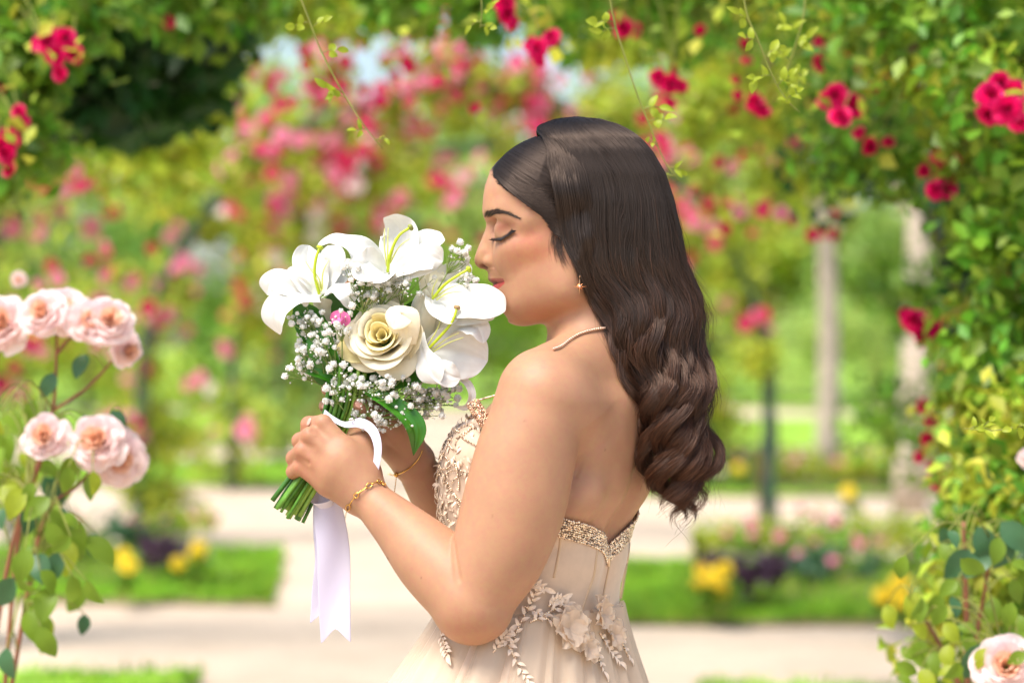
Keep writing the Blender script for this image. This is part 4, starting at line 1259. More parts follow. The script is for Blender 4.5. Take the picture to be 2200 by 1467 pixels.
    leaf([(778, 838, -50), (822, 858, -66), (866, 888, -74), (892, 925, -76), (888, 979, -70)], [14, 40, 52, 50, 8], (.3, -.6, -.6), (.6, -.2, -.8))
    leaf([(720, 790, -10), (690, 735, -20), (664, 690, -24), (632, 656, -20)], [30, 62, 66, 30], (-.3, -.4, -1))
    leaf([(735, 830, -20), (706, 775, -44), (692, 735, -48), (700, 690, -40)], [26, 62, 66, 24], (-.5, -.2, -1))
    leaf([(745, 850, 10), (700, 800, 10), (672, 770, 6), (650, 735, 6)], [26, 60, 60, 14], (-.6, .2, -1))
    leaf([(720, 820, -30), (690, 806, -40), (672, 800, -42), (654, 800, -40)], [14, 24, 22, 4], (0, -.8, -1))
    leaf([(760, 830, -10), (775, 740, 0), (790, 660, 0), (800, 600, 6)], [30, 66, 60, 14], (0, -.3, -1))
    leaf([(780, 830, 0), (850, 810, -20), (910, 800, -20), (950, 820, -14)], [26, 60, 56, 10], (.2, -.5, -1))
    leaf([(760, 840, 20), (720, 760, 30), (740, 680, 34), (770, 600, 34)], [40, 120, 120, 30], (-.1, -.2, -1))
    leaf([(770, 850, 24), (840, 780, 34), (880, 720, 38), (900, 640, 40)], [40, 120, 120, 40], (.1, -.2, -1))
    leaf([(765, 850, 0), (742, 812, -22), (735, 785, -24), (742, 760, -20)], [22, 58, 50, 10], (-.2, -.2, -1))
    # pink bud
    petal(bouquet, "pink_petal", simple_mat("pink_petal", hexc(232, 120, 176), rough=.6, var=.12, scale=200, transl=.3), [(712, 690, -62), (724, 682, -70), (738, 684, -72), (744, 700, -66)], [16, 26, 28, 18], (.1, -.5, -1), None, cup=.4)
    # ---- baby's breath
    protos = []
    for s in range(4):
        q = random.Random(90 + s); mb = MB()
        for i in range(26):
            z = 1 - 1.5 * (i + .5) / 26; a = i * 2.4 + q.uniform(-.3, .3); rad = math.sqrt(max(0, 1 - z * z))
            d = Vector((math.cos(a) * rad, math.sin(a) * rad, z)); s1 = d.orthogonal().normalized(); s1.rotate(Matrix.Rotation(q.uniform(0, 6), 3, d)); s2 = d.cross(s1)
            c = d * q.uniform(.62, .86); w = q.uniform(.32, .46); tip = c + d * q.uniform(.14, .24)
            mb.add([c - s1 * w * .4, tip - s1 * w * .7 + s2 * w * .4, tip + d * .03, tip + s1 * w * .7 + s2 * w * .4, c + s1 * w * .4, d * .35], [(0, 1, 2, 5), (5, 2, 3, 4)])
        mb.ball((0, 0, -.1), .8, 8, 6)
        o = mb.build("blossom", gyp_m, smooth=True); protos.append(o)
    for s in range(2):     # closed buds
        mb = MB(); mb.ball((0, 0, 0), 1.0, 7, 5, sx=(.8, .8, 1)); o = mb.build("bud", gyp_m); protos.append(o)
    for o in protos: COL.objects.unlink(o)
    qr = random.Random(21)
    regions = [  # centre u, v, half sizes, w range, blossoms, root of the spray
        (655, 672, 38, 26, (-70, -20), 9, (725, 800)), (675, 715, 58, 44, (-78, -20), 26, (730, 820)), (662, 775, 44, 36, (-70, -10), 17, (738, 850)), (706, 748, 34, 40, (-80, -40), 15, (738, 850)),
        (735, 815, 46, 34, (-84, -30), 18, (742, 870)), (800, 832, 56, 34, (-84, -30), 22, (758, 880)), (810, 890, 56, 44, (-86, -40), 20, (765, 890)), (868, 842, 50, 34, (-80, -20), 18, (770, 880)),
        (905, 868, 66, 34, (-50, 30), 34, (780, 880)), (955, 850, 42, 34, (-40, 20), 22, (800, 875)), (775, 590, 44, 38, (-78, -40), 16, (780, 700)), (780, 630, 40, 34, (-78, -30), 14, (780, 720)),
        (830, 615, 50, 26, (-60, -10), 14, (800, 720)), (885, 600, 50, 34, (-50, 0), 10, (830, 720)), (984, 546, 28, 26, (-40, 10), 11, (930, 640)), (1004, 592, 20, 26, (-50, -10), 9, (940, 650)),
        (640, 800, 30, 22, (-40, 0), 6, (730, 850)), (715, 850, 26, 26, (-80, -50), 6, (745, 890)), (735, 690, 26, 26, (-84, -60), 8, (735, 790)), (850, 905, 40, 30, (-84, -50), 9, (780, 890))]
    for (cu, cv, hu, hv, (w0, w1), nb, root) in regions:
        spray = empty("gypsophila_spray"); spray.parent = bouquet
        mb = MB()
        rp = P(root[0], root[1], (w0 + w1) / 2 + 20)
        hub = P(cu * .55 + root[0] * .45, cv * .55 + root[1] * .45, (w0 + w1) / 2 + 10)
        mb.tube([rp, hub], 1.5 * K, 5)
        for b in range(int(nb * 1.2)):
            a, r = qr.uniform(0, 6.28), math.sqrt(qr.random())
            p = P(cu + hu * r * math.cos(a), cv + hv * r * math.sin(a), qr.uniform(w0, w1))
            bud = qr.random() < .22
            src = protos[4 + qr.randrange(2)] if bud else protos[qr.randrange(4)]
            sz = (qr.uniform(3.0, 5.0) if bud else qr.uniform(4.6, 9.6)) * K
            d = (p - hub).normalized() + Vector((0, -.9, .3)); d.normalize()
            rot = d.to_track_quat('Z', 'Y').to_matrix().to_4x4() @ Matrix.Rotation(qr.uniform(0, 6), 4, 'Z')
            copy_child(src, spray, Matrix.Translation(p) @ rot @ Matrix.Scale(sz, 4))
            mid = hub * .5 + p * .5 + Vector((qr.uniform(-9, 9), qr.uniform(-9, 9), qr.uniform(-9, 9))) * K
            mb.tube([Vector(z) for z in spline([tuple(hub), tuple(mid), tuple(p - d * sz * .5)], 7)], list(np.linspace(1.1, .7, 7) * K), 4, cap=False)
            # a few tiny side buds
            for _ in range(2):
                e = mid * .4 + p * .6 + Vector((qr.uniform(-13, 13), qr.uniform(-13, 13), qr.uniform(-13, 13))) * K
                mb.tube([mid * .6 + p * .4, e], .55 * K, 3, cap=False); mb.ball(e, qr.uniform(1.6, 2.6) * K, 5, 4, 1)
        so = mb.build("stems", None, spray, True, [gst_m, gyp_m]); so["kind"] = "stuff"
    # ---- stems
    sr = random.Random(8)
    for i in range(30):
        a, r = i * 2.4, math.sqrt((i + .5) / 30)
        dx, dw = r * math.cos(a), r * math.sin(a)
        top = (746 + 44 * dx, 812 + 20 * dw + sr.uniform(-10, 10), -18 + 44 * dw)
        mid1 = (733 + 37 * dx, 880 + 8 * dx, -18 + 34 * dw)
        mid = (697 + 26 * dx, 965 + 14 * dx, -14 + 26 * dw)
        end = (617 + 34 * dx + 8 * dw, 1102 + 22 * dx + sr.uniform(-12, 10), -16 + 40 * dw)
        c = spline([tuple(W3(x)) for x in (top, mid1, mid, end)], 16)
        mb = MB(); rad = sr.uniform(3.0, 6.2) * K
        mb.tube([Vector(x) for x in c], rad, 8)
        mb.m[-1] = 1
        mb.build("stem", None, bouquet, True, [stem_ms[i % 4], cut_m])
    # ---- ribbon
    rib_m = simple_mat("satin_ribbon", hexc(234, 230, 242), rough=.3, var=.04, scale=40, spec=.5, transl=.2, sheen=.3)
    shr, n_, l_, b_ = new_mat("ribbon_tail")
    b_.inputs["Base Color"].default_value = hexc(234, 230, 244); b_.inputs["Roughness"].default_value = .4
    trb = n_.new("ShaderNodeBsdfTransparent"); mx = n_.new("ShaderNodeMixShader"); mx.inputs[0].default_value = .78
    tl_ = n_.new("ShaderNodeBsdfTranslucent"); tl_.inputs[0].default_value = hexc(232, 226, 246); mx2 = n_.new("ShaderNodeMixShader"); mx2.inputs[0].default_value = .3
    l_.new(b_.outputs[0], mx2.inputs[1]); l_.new(tl_.outputs[0], mx2.inputs[2])
    l_.new(trb.outputs[0], mx.inputs[1]); l_.new(mx2.outputs[0], mx.inputs[2]); l_.new(mx.outputs[0], n_["Material Output"].inputs[0])
    ribbon = empty("ribbon"); ribbon.parent = bouquet
    def strip(name, cl, wd, sides, mat, n=40, nw=7, wav=0.0, notch=False):
        """band along cl with the width direction `sides` (u, v, w) at each point"""
        c = spline([tuple(W3(x)) for x in cl], n); s = spline([(a[0], a[2], -a[1]) for a in sides], n); wv = spline([[x] for x in wd], n)[:, 0] * K
        rows = []
        for i in range(n):
            sv = Vector(s[i]).normalized(); t = Vector(c[min(i + 1, n - 1)] - c[max(i - 1, 0)]).normalized()
            nn = t.cross(sv)
            row = []
            for j in range(nw):
                x = (j - (nw - 1) / 2) / (nw - 1)
                row.append(Vector(c[i]) + sv * (x * wv[i]) + nn * (wav * wv[i] * math.sin(x * 5 + i * .16)) + (t * (-(1 - abs(x) * 2) * wv[i] * .55) * (1 if notch else 0) * max(0, (i - n + 10) / 9 if i > n - 11 else 0)))
            rows.append(row)
        mb = MB(); mb.grid(rows); o = mb.build(name, mat, ribbon)
        m = o.modifiers.new("thick", 'SOLIDIFY'); m.thickness = .0005; m.offset = 0
        m = o.modifiers.new("sub", 'SUBSURF'); m.levels = 1; m.render_levels = 1
    strip("band", [(696, 884, -44), (716, 900, -66), (742, 912, -72), (772, 908, -72), (800, 924, -84), (812, 962, -92), (806, 1010, -96), (796, 1046, -80)],
          [11, 12, 14, 22, 22, 17, 15, 12], [(.3, -1, .3), (.2, -1, .4), (0, -1, .6), (.3, -1, .3), (.9, -.5, .3), (1, -.1, .1), (1, .1, 0), (1, .2, 0)], rib_m)
    strip("band", [(700, 884, 20), (722, 898, 44), (752, 905, 40), (778, 905, -20), (776, 908, -66)], [16] * 5, [(.2, -1, 0)] * 5, rib_m)
    strip("tail", [(704, 1040, 6), (706, 1100, -8), (716, 1180, -16), (718, 1280, -18), (722, 1384, -20)], [40, 66, 72, 70, 66], [(1, .05, .2), (1, .05, .1), (1, .02, .12), (1, 0, .05), (1, -.05, 0)], shr, wav=.05, notch=True)
    strip("tail", [(694, 1040, 16), (698, 1120, 12), (706, 1200, 10), (700, 1280, 8), (694, 1344, 8)], [36, 54, 60, 62, 58], [(1, 0, .3), (1, 0, -.1), (1, .05, .1), (1, .1, -.1), (1, .12, .1)], shr, wav=.07, notch=True)
    strip("loop", [(684, 1030, -4), (674, 1062, -12), (682, 1088, -14), (712, 1084, -10), (722, 1050, -4)], [22, 30, 34, 30, 20], [(.6, .2, 1), (.8, .1, .9), (.5, .5, .8), (.2, .8, .8), (0, .6, 1)], rib_m)
    pearl_m = simple_mat("pearl", hexc(236, 232, 240), rough=.2, var=.05, spec=.8)
    for (u_, v_) in ((769, 913), (781, 919), (776, 905), (762, 908)):
        mb = MB(); mb.ball(P(u_, v_, -82), 2.6 * K, 8, 6); mb.build("pearl_pin", pearl_m, ribbon)
# ------------------------------------------------------------------ jewellery
if want("jewel"):
    gold_m = simple_mat("gold", hexc(226, 176, 92), rough=.22, var=.06, scale=80, metal=1.0)
    rgold_m = simple_mat("rose_gold", hexc(232, 176, 134), rough=.25, var=.08, scale=80, metal=1.0)
    stone_m = simple_mat("white_stone", hexc(226, 190, 164), rough=.12, var=.3, scale=900, metal=.6, spec=1.0)
    def on_skin(pts, off, n):
        c = spline(pts, n)
        h, ok = trace(lambda p: body(p) - off, c[:, 0], c[:, 1])
        return [Vector(z) for z in b2w(h)], [Vector(z) for z in (b2w(h + gradient(body, h)) - b2w(h))]
    # necklace
    nk_ = tag(empty("necklace"), "rose gold necklace of small white stones round the woman's neck", "necklace")
    pts, nrm = on_skin([(1190, 750), (1206, 744), (1226, 729), (1250, 716), (1278, 708), (1304, 704)], 3.0, 30)
    for i, (p, nn) in enumerate(zip(pts, nrm)):
        nn = nn.normalized(); t = (pts[min(i + 1, 29)] - pts[max(i - 1, 0)]).normalized(); s = t.cross(nn)
        mb = MB()
        mb.ball(p + nn * 1.2 * K, 3.1 * K, 8, 6)
        mb.build("stone", stone_m, nk_)
    mb = MB(); mb.tube(pts, .9 * K, 6); mb.build("setting", rgold_m, nk_)
    # earring
    er = tag(empty("earring"), "gold star earring with small stones hanging beside the woman's jaw", "earring")
    h, ok = trace(lambda p: body(p) - 2, [1245], [616])
    c = Vector(b2w(h)[0]) + Vector((0, -.012, 0))
    mb = MB()
    for k in range(8):
        a = k * math.pi / 4; L = (20 if k in (2,) else 19 if k == 6 else 15 if k % 2 == 0 else 10) * K
        d = Vector((math.cos(a), 0, math.sin(a))); s = Vector((-math.sin(a), 0, math.cos(a)))
        mb.add([c + d * L, c + s * 2.3 * K, c - s * 2.3 * K, c + Vector((0, -2.6 * K, 0)), c + Vector((0, 2.0 * K, 0))], [(0, 1, 3), (0, 3, 2), (0, 4, 1), (0, 2, 4)])
    mb.build("star", rgold_m, er, smooth=False)
    mb = MB(); mb.ball(c + Vector((0, -3 * K, 0)), 3.4 * K, 8, 6); mb.build("stone", stone_m, er)
    mb = MB(); mb.tube([c + Vector((0, 0, 19 * K)), c + Vector((1 * K, .004, 30 * K)), c + Vector((2 * K, .012, 36 * K))], .8 * K, 6); mb.build("hook", rgold_m, er)
    # chain bracelet on the near wrist
    br = tag(empty("bracelet"), "gold bracelet of long oval links on the wrist nearer the ribbon tails", "bracelet")
    pts, nrm = on_skin([(740, 1117), (744, 1100), (752, 1082), (765, 1064), (782, 1050), (800, 1038), (815, 1034), (827, 1042)], 2.4, 61)
    i = 0
    for k, ln in enumerate((4, 7, 5, 8, 4, 9, 5, 7, 4, 4, 3)):
        a, b = i, min(60, i + ln); i = b
        if b <= a: break
        t = (pts[b] - pts[a]); L = t.length; t.normalize(); nn = nrm[(a + b) // 2].normalized(); s = t.cross(nn).normalized()
        if k % 2: s = (s * .35 + nn * .9).normalized()
        c = (pts[a] + pts[b]) / 2 + nn * 1.0 * K
        wd = (6.5 if k % 2 == 0 else 4.5) * K
        loop = [c + t * (L * .56) * math.cos(x) + s * wd * .75 * math.sin(x) for x in np.linspace(0, 2 * math.pi, 17)]
        mb = MB(); mb.tube(loop, 1.15 * K, 6, cap=False); mb.build("link", gold_m, br)
    br2 = tag(empty("bracelet"), "thin gold bracelet with a dangling chain on the wrist beside the gown", "bracelet")
    pts, nrm = on_skin([(834, 1018), (848, 1020), (866, 1014), (886, 1000), (900, 984), (908, 966)], 2.0, 30)
    mb = MB(); mb.tube([p for p in pts], 1.3 * K, 6); mb.build("chain", gold_m, br2)
    mb = MB(); q = pts[7] + Vector((0, -3 * K, 0)); mb.ball(q, 5.5 * K, 10, 8); mb.build("bead", gold_m, br2)
    mb = MB()
    for j in range(16): mb.ball(q + Vector((-.0002 * j, -.0002 * j, -(6 + j * 3.2) * K)), 1.5 * K, 5, 4)
    mb.build("dangling_chain", gold_m, br2)["kind"] = "stuff"
# ------------------------------------------------------------------ garden: ground, beds, arches, roses, trees
def arr(v): return np.array(tuple(v))
def leaf_cloud(name, pts, size, mat, parent=None, droop=0.3, seed=1, asp=0.6, nrm=None, kind=None):
    """one small folded leaf (2 triangles) at every point"""
    r = np.random.default_rng(seed)
    n = len(pts)
    size = np.broadcast_to(size, n) * r.uniform(.6, 1.25, n)
    d = r.normal(0, 1, (n, 3)); d[:, 2] -= droop; d /= np.linalg.norm(d, axis=1, keepdims=True)
    up = r.normal(0, .55, (n, 3)); up[:, 2] += 1.0
    if nrm is not None: up += nrm * 1.2
    s = np.cross(d, up); s /= np.maximum(np.linalg.norm(s, axis=1, keepdims=True), 1e-6)
    nn = np.cross(s, d)
    L = size[:, None]
    base = pts - d * L * .5; tip = pts + d * L * .5
    l = pts - s * L * asp * .5 + nn * L * .12; rr_ = pts + s * L * asp * .5 + nn * L * .12
    V = np.stack((base, l, tip, rr_), 1).reshape(-1, 3)
    i = np.arange(n) * 4
    Fc = np.concatenate((np.stack((i, i + 1, i + 2), 1), np.stack((i, i + 2, i + 3), 1)))
    o = mesh_obj(name, V, Fc, mat, parent, smooth=False)
    if kind: o["kind"] = kind
    return o
def clumps(centres, radii, per, seed=1, squash=1.0, shell=.5):
    """points in fuzzy blobs, denser at the outside"""
    r = np.random.default_rng(seed); out = []; nr = []
    for c, rad in zip(centres, radii):
        d = r.normal(0, 1, (per, 3)); d /= np.linalg.norm(d, axis=1, keepdims=True)
        q = (shell + (1.08 - shell) * r.random(per)) ** (1.0)
        out.append(np.asarray(c) + d * (q * rad)[:, None] * np.array((1, 1, squash))); nr.append(d)
    return np.concatenate(out), np.concatenate(nr)
def rose_mesh(name, mats, layers, seed, seg=4, link=False):
    """double rose, unit radius, axis +Z; layers: (n petals, r0, r1, height, material)"""
    q = random.Random(seed); mb = MB()
    for (n, r0, r1, h, m, half) in layers:
        off = q.uniform(0, 6)
        for i in range(n):
            a0 = off + 2 * math.pi * i / n + q.uniform(-.2, .2)
            k1 = q.uniform(.85, 1.12); rows = []
            ph = q.uniform(0, 6)
            for a in range(4):
                t = a / 3; row = []
                for b in range(seg + 1):
                    x = b / seg * 2 - 1
                    an = a0 + half * x * (.55 + .45 * math.sin(math.pi * min(.8, .2 + t * .6)))
                    rad = r0 * .3 + (r1 * k1 - r0 * .3) * (t ** .8) * (1 - .10 * x * x * t)
                    z = -.35 + (h + .35) * math.sin(t * 1.35) + .10 * t * math.sin(3 * x + ph) - .16 * max(0, t - .7) * r1
                    row.append((math.cos(an) * rad, math.sin(an) * rad, z))
                rows.append(row)
            mb.grid(rows, m)
    o = mb.build(name, None, None, True, mats, link)
    return o
def place(src, parent, p, size, facing, spin=None):
    d = Vector(facing).normalized()
    rot = d.to_track_quat('Z', 'Y').to_matrix().to_4x4() @ Matrix.Rotation(random.uniform(0, 6.28) if spin is None else spin, 4, 'Z')
    return copy_child(src, parent, Matrix.Translation(p) @ rot @ Matrix.Scale(size, 4))

if want("garden"):
    GR = random.Random(33)
    # ---------------- materials
    m_gravel, n_, l_, b_ = new_mat("sandy_gravel")
    tc = n_.new("ShaderNodeTexCoord"); no = n_.new("ShaderNodeTexNoise"); no.inputs["Scale"].default_value = 1.3; no.inputs["Detail"].default_value = 10; no.inputs["Roughness"].default_value = .7
    no2 = n_.new("ShaderNodeTexNoise"); no2.inputs["Scale"].default_value = 60; no2.inputs["Detail"].default_value = 6
    mixn = n_.new("ShaderNodeMix"); mixn.inputs[0].default_value = .45
    cr = n_.new("ShaderNodeValToRGB"); cr.color_ramp.elements[0].position = .32; cr.color_ramp.elements[0].color = hexc(168, 148, 126); cr.color_ramp.elements[1].position = .68; cr.color_ramp.elements[1].color = hexc(216, 198, 174)
    l_.new(tc.outputs["Object"], no.inputs["Vector"]); l_.new(tc.outputs["Object"], no2.inputs["Vector"])
    l_.new(no.outputs[0], mixn.inputs[2]); l_.new(no2.outputs[0], mixn.inputs[3]); l_.new(mixn.outputs[0], cr.inputs[0]); l_.new(cr.outputs[0], b_.inputs["Base Color"]); b_.inputs["Roughness"].default_value = .95
    bp = n_.new("ShaderNodeBump"); bp.inputs["Strength"].default_value = .6; bp.inputs["Distance"].default_value = .02; l_.new(no2.outputs[0], bp.inputs["Height"]); l_.new(bp.outputs[0], b_.inputs["Normal"])
    m_lawn = simple_mat("lawn", hexc(132, 170, 48), rough=.9, var=.5, scale=2.2)
    m_soil = simple_mat("bed_soil", hexc(104, 80, 66), rough=.95, var=.35, scale=14, bump=.5)
    m_edge = simple_mat("bed_edge", hexc(128, 112, 84), rough=.9, var=.3, scale=10)
    m_blade = simple_mat("grass_blade", hexc(140, 180, 50), rough=.6, var=.45, scale=2.2, transl=.4, rand=.4, hue=.03)
    LG = [simple_mat("leaf_green", hexc(110, 148, 40), rough=.45, var=.15, scale=2, transl=.42, rand=.45, hue=.035),
          simple_mat("leaf_yellow_green", hexc(178, 190, 62), rough=.5, var=.15, scale=2, transl=.45, rand=.4, hue=.04),
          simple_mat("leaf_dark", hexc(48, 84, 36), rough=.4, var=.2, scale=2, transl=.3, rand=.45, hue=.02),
          simple_mat("leaf_blue_green", hexc(70, 110, 72), rough=.38, var=.15, scale=20, transl=.3, rand=.25, hue=.02),
          simple_mat("leaf_far", hexc(176, 202, 110), rough=.6, var=.15, scale=1, transl=.45, rand=.4, hue=.03)]  # leaf_far: colour lightened to stand in for distant haze and overexposure
    m_shoot = simple_mat("shoot_leaf", hexc(156, 176, 46), rough=.45, var=.12, scale=60, transl=.5, rand=.2, hue=.02)
    m_twig = simple_mat("rose_twig", hexc(128, 132, 56), rough=.6, var=.25, scale=40)
    m_rtwig = simple_mat("red_rose_stem", hexc(132, 82, 56), rough=.6, var=.25, scale=40)
    m_iron = simple_mat("green_iron", hexc(40, 84, 62), rough=.5, var=.2, scale=12, spec=.5)
    m_bark = simple_mat("grey_bark", hexc(188, 174, 156), rough=.9, var=.25, scale=9, bump=.6)
    m_brown = simple_mat("brown_branch", hexc(98, 78, 64), rough=.9, var=.3, scale=20, bump=.5)
    R_RED = simple_mat("rose_crimson", hexc(228, 10, 104), rough=.55, var=.14, scale=3, transl=.28, rand=.22)
    R_RED2 = simple_mat("rose_crimson_deep", hexc(200, 6, 86), rough=.55, var=.14, scale=3, transl=.25, rand=.2)
    R_PINK = simple_mat("rose_pink", hexc(238, 74, 132), rough=.6, var=.12, scale=3, transl=.3, rand=.2, hue=.015)
    R_LPINK = simple_mat("rose_light_pink", hexc(246, 162, 190), rough=.6, var=.1, scale=3, transl=.35, rand=.15, hue=.015)
    R_WHITE = simple_mat("rose_white", hexc(244, 238, 228), rough=.6, var=.06, scale=3, transl=.35, rand=.08)
    R_PALE = simple_mat("rose_pale_pink", hexc(254, 234, 230), rough=.55, var=.05, scale=4, transl=.45, rand=.07, hue=.012)
    R_PEACH = simple_mat("rose_peach_heart", hexc(250, 212, 184), rough=.55, var=.1, scale=4, transl=.35, rand=.1)
    R_YEL = simple_mat("marigold_yellow", hexc(255, 236, 80), rough=.6, var=.08, scale=8, transl=.45, rand=.15)
    R_ORG = simple_mat("bloom_orange", hexc(240, 120, 60), rough=.6, var=.1, scale=8, transl=.25, rand=.15)
    m_purple = simple_mat("purple_leaf", hexc(92, 66, 84), rough=.5, var=.2, scale=6, transl=.15, rand=.4, hue=.03)
    # ---------------- ground
    def sheet(name, poly, z, mat, h=0.0, edge=None):
        """flat sheet, or a raised slab with side faces"""
        v = [(x, y - DIST, z + h) for x, y in poly]; n = len(v); f = [tuple(range(n))]
        if h:
            v += [(x, y - DIST, z - .02) for x, y in poly]
            f += [(i, i + n, (i + 1) % n + n, (i + 1) % n) for i in range(n)]
        return mesh_obj(name, v, f, None, None, False, [mat, edge or mat], [0] + [1] * (len(f) - 1))
    g = sheet("ground", [(-160, -20), (160, -20), (160, 420), (-160, 420)], -.004, m_gravel); tag(g, "pale sandy gravel ground of the garden paths", None, None, "structure")
    beds = [  # polygons (x, distance from camera)
        [(-1.25, 12.6), (-1.50, 15.8), (-9.5, 16.6), (-9.5, 13.5)], [(.54, 11.7), (.60, 14.9), (9.5, 15.4), (9.5, 11.8)],
        [(-1.20, 6.0), (-1.26, 9.95), (-8.5, 10.2), (-8.5, 5.0)], [(.72, 5.6), (.74, 9.6), (8.5, 9.4), (8.5, 5.0)],
        [(-1.6, 22.8), (-1.7, 27.0), (-12, 28.5), (-12, 24.0)], [(.7, 21.4), (.8, 24.6), (12, 26), (12, 21.5)],
        [(-2.0, 33), (-2.2, 46), (-22, 50), (-22, 34)], [(.9, 31), (1.0, 42), (20, 46), (20, 31)]]
    def ragged(poly, amp, seed):
        q = random.Random(seed); out = []
        for a, b in zip(poly, poly[1:] + poly[:1]):
            n = max(2, int(math.dist(a, b) / .18))
            out += [(a[0] + (b[0] - a[0]) * k / n + q.gauss(0, amp), a[1] + (b[1] - a[1]) * k / n + q.gauss(0, amp * 1.6)) for k in range(n)]
        return out
    for i, b in enumerate(beds):
        b = ragged(b, .022, i)
        o = sheet("lawn", b, 0.0, m_lawn, .03, m_edge); tag(o, None, None, None, "structure")
    sheet("soil_bed", [(.98, 12.55), (1.06, 14.4), (9, 15.2), (9, 12.7)], .036, m_soil); bpy.data.objects["soil_bed"]["kind"] = "structure"
    o = sheet("soil_bed", [(-2.0, 13.6), (-2.1, 15.2), (-9, 16), (-9, 14.2)], .036, m_soil); o["kind"] = "structure"
    o = sheet("soil_bed", [(1.3, 21.9), (1.4, 24.0), (11, 25.2), (11, 22.1)], .036, m_soil); o["kind"] = "structure"
    # far lawn up to the trees
    o = sheet("far_lawn", [(-90, 52), (90, 50), (140, 400), (-140, 400)], .0, m_lawn, .03); o["kind"] = "structure"
    # grass blades
    gp = []
    rg = np.random.default_rng(3)
    for b, n in zip(beds, (26000, 26000, 9000, 9000, 8000, 8000, 0, 0)):
        if not n: continue
        b = np.array(b); u_, v_ = rg.random(n), rg.random(n) ** 1.3
        # inside the frame only: bilinear between the near/far edges, limited to the visible width
        e0 = b[0] + (b[3] - b[0]) * (u_ ** 1.5)[:, None]; e1 = b[1] + (b[2] - b[1]) * (u_ ** 1.5)[:, None]
        q = e0 + (e1 - e0) * v_[:, None]
        gp.append(np.stack((q[:, 0], q[:, 1] - DIST, np.full(n, .03)), 1))
    gp = np.concatenate(gp); n = len(gp)
    an = rg.uniform(0, 6.28, n); hgt = rg.uniform(.02, .06, n); wd = rg.uniform(.006, .014, n)
    s = np.stack((np.cos(an), np.sin(an), 0 * an), 1) * wd[:, None]; tipv = gp + np.stack((rg.normal(0, .02, n), rg.normal(0, .02, n), hgt), 1)
    V = np.stack((gp - s, gp + s, tipv), 1).reshape(-1, 3)
    o = mesh_obj("grass", V, (np.arange(n * 3).reshape(-1, 3)), m_blade, None, False); tag(o, "short bright green grass on the lawn beds", "grass", None, "stuff")
    # ---------------- rose prototypes
    LAY = lambda a, b: [(4, .05, .28, .62, a, 1.3), (5, .10, .45, .55, a, 1.0), (6, .18, .68, .42, b, .8), (7, .25, .92, .18, b, .7), (7, .3, 1.05, -.06, b, .66)]
    LAY2 = lambda a, b: [(4, .05, .40, .55, a, 1.2), (5, .18, .78, .36, b, .95), (6, .25, 1.05, .06, b, .8)]
    red = [rose_mesh("bloom", [R_RED, R_RED2], LAY(1, 0), s) for s in (1, 2, 3)]
    pinkf = [rose_mesh("bloom", [m, m], LAY2(0, 0), s, 3) for s, m in ((4, R_PINK), (5, R_PINK), (6, R_LPINK), (7, R_LPINK))]
    redf = [rose_mesh("bloom", [R_RED, R_RED2], LAY2(1, 0), s, 3) for s in (8, 9)]
    whitef = [rose_mesh("bloom", [R_WHITE, R_WHITE], LAY2(0, 0), s, 3) for s in (10, 11)]
    FULL = [(5, .05, .24, .60, 1, 1.3), (7, .10, .42, .56, 1, .9), (9, .16, .60, .48, 0, .7), (10, .22, .78, .34, 0, .6), (11, .28, .95, .12, 0, .52), (11, .3, 1.05, -.12, 0, .5)]
    pale = [rose_mesh("bloom", [R_PALE, R_PEACH], FULL, s, 5) for s in (12, 13, 14)]
    yel = [rose_mesh("bloom", [R_YEL, R_YEL], FULL, 15, 3)]
    org = [rose_mesh("bloom", [R_ORG, R_LPINK], LAY2(0, 1), 16, 3)]
    # ---------------- iron arches grown over with climbing roses
    def arch_path(xl, xr, D, ztop, n=60):
        """posts and round hoop, base to base"""
        w = (xr - xl) / 2; cx = (xl + xr) / 2; hs = ztop - w
        hs = max(hs, .9); ry = ztop - hs
        pts = [(xl, D - DIST, z) for z in np.linspace(0, hs, n // 4, endpoint=False)]
        pts += [(cx - w * math.cos(a), D - DIST, hs + ry * math.sin(a)) for a in np.linspace(0, math.pi, n // 2)]
        pts += [(xr, D - DIST, z) for z in np.linspace(hs, 0, n // 4 + 1)[1:]]
        return [Vector(p) for p in pts]
    def iron_arch(xl, xr, D, ztop, label):
        root = tag(empty("iron_arch", ((xl + xr) / 2, D - DIST, 0)), label, "arch", "iron rose arches over the path")
        for dy in (-.18, .18):
            mb = MB(); mb.tube([p + Vector((0, dy, 0)) for p in arch_path(xl, xr, D, ztop)], .022, 8); under(mb.build("hoop", m_iron), root)
        mb = MB(); path = arch_path(xl, xr, D, ztop)
        for p in path[::4]:
            mb2 = MB(); mb2.tube([p + Vector((0, -.18, 0)), p + Vector((0, .18, 0))], .010, 6); under(mb2.build("rung", m_iron), root)
        return root
    def climber(xl, xr, D, ztop, label, blooms, nb, seed, leafm, lsize, nleaf, t0=0.0, t1=1.0, thick=.3, bsize=.045, low=.25, group="climbing roses on the arches", vis=None):
        """climbing rose along the arch between path fractions t0..t1"""
        r = random.Random(seed); rn = np.random.default_rng(seed)
        path = arch_path(xl, xr, D, ztop); np_ = len(path)
        root = tag(empty("climbing_rose", (xl if t0 < .5 else xr, D - DIST, 0)), label, "rose", group)
        for k in range(3):
            mb = MB(); ph = r.uniform(0, 6)
            pp = [p + Vector((.05 * math.sin(i * .5 + ph), .12 * math.sin(i * .33 + ph), .04 * math.cos(i * .6))) for i, p in enumerate(path) if t0 <= i / np_ <= t1]
            mb.tube(pp, .014, 6); under(mb.build("stem", m_brown), root)
        cs, rs = [], []
        n = int(90 * (t1 - t0)) + 6
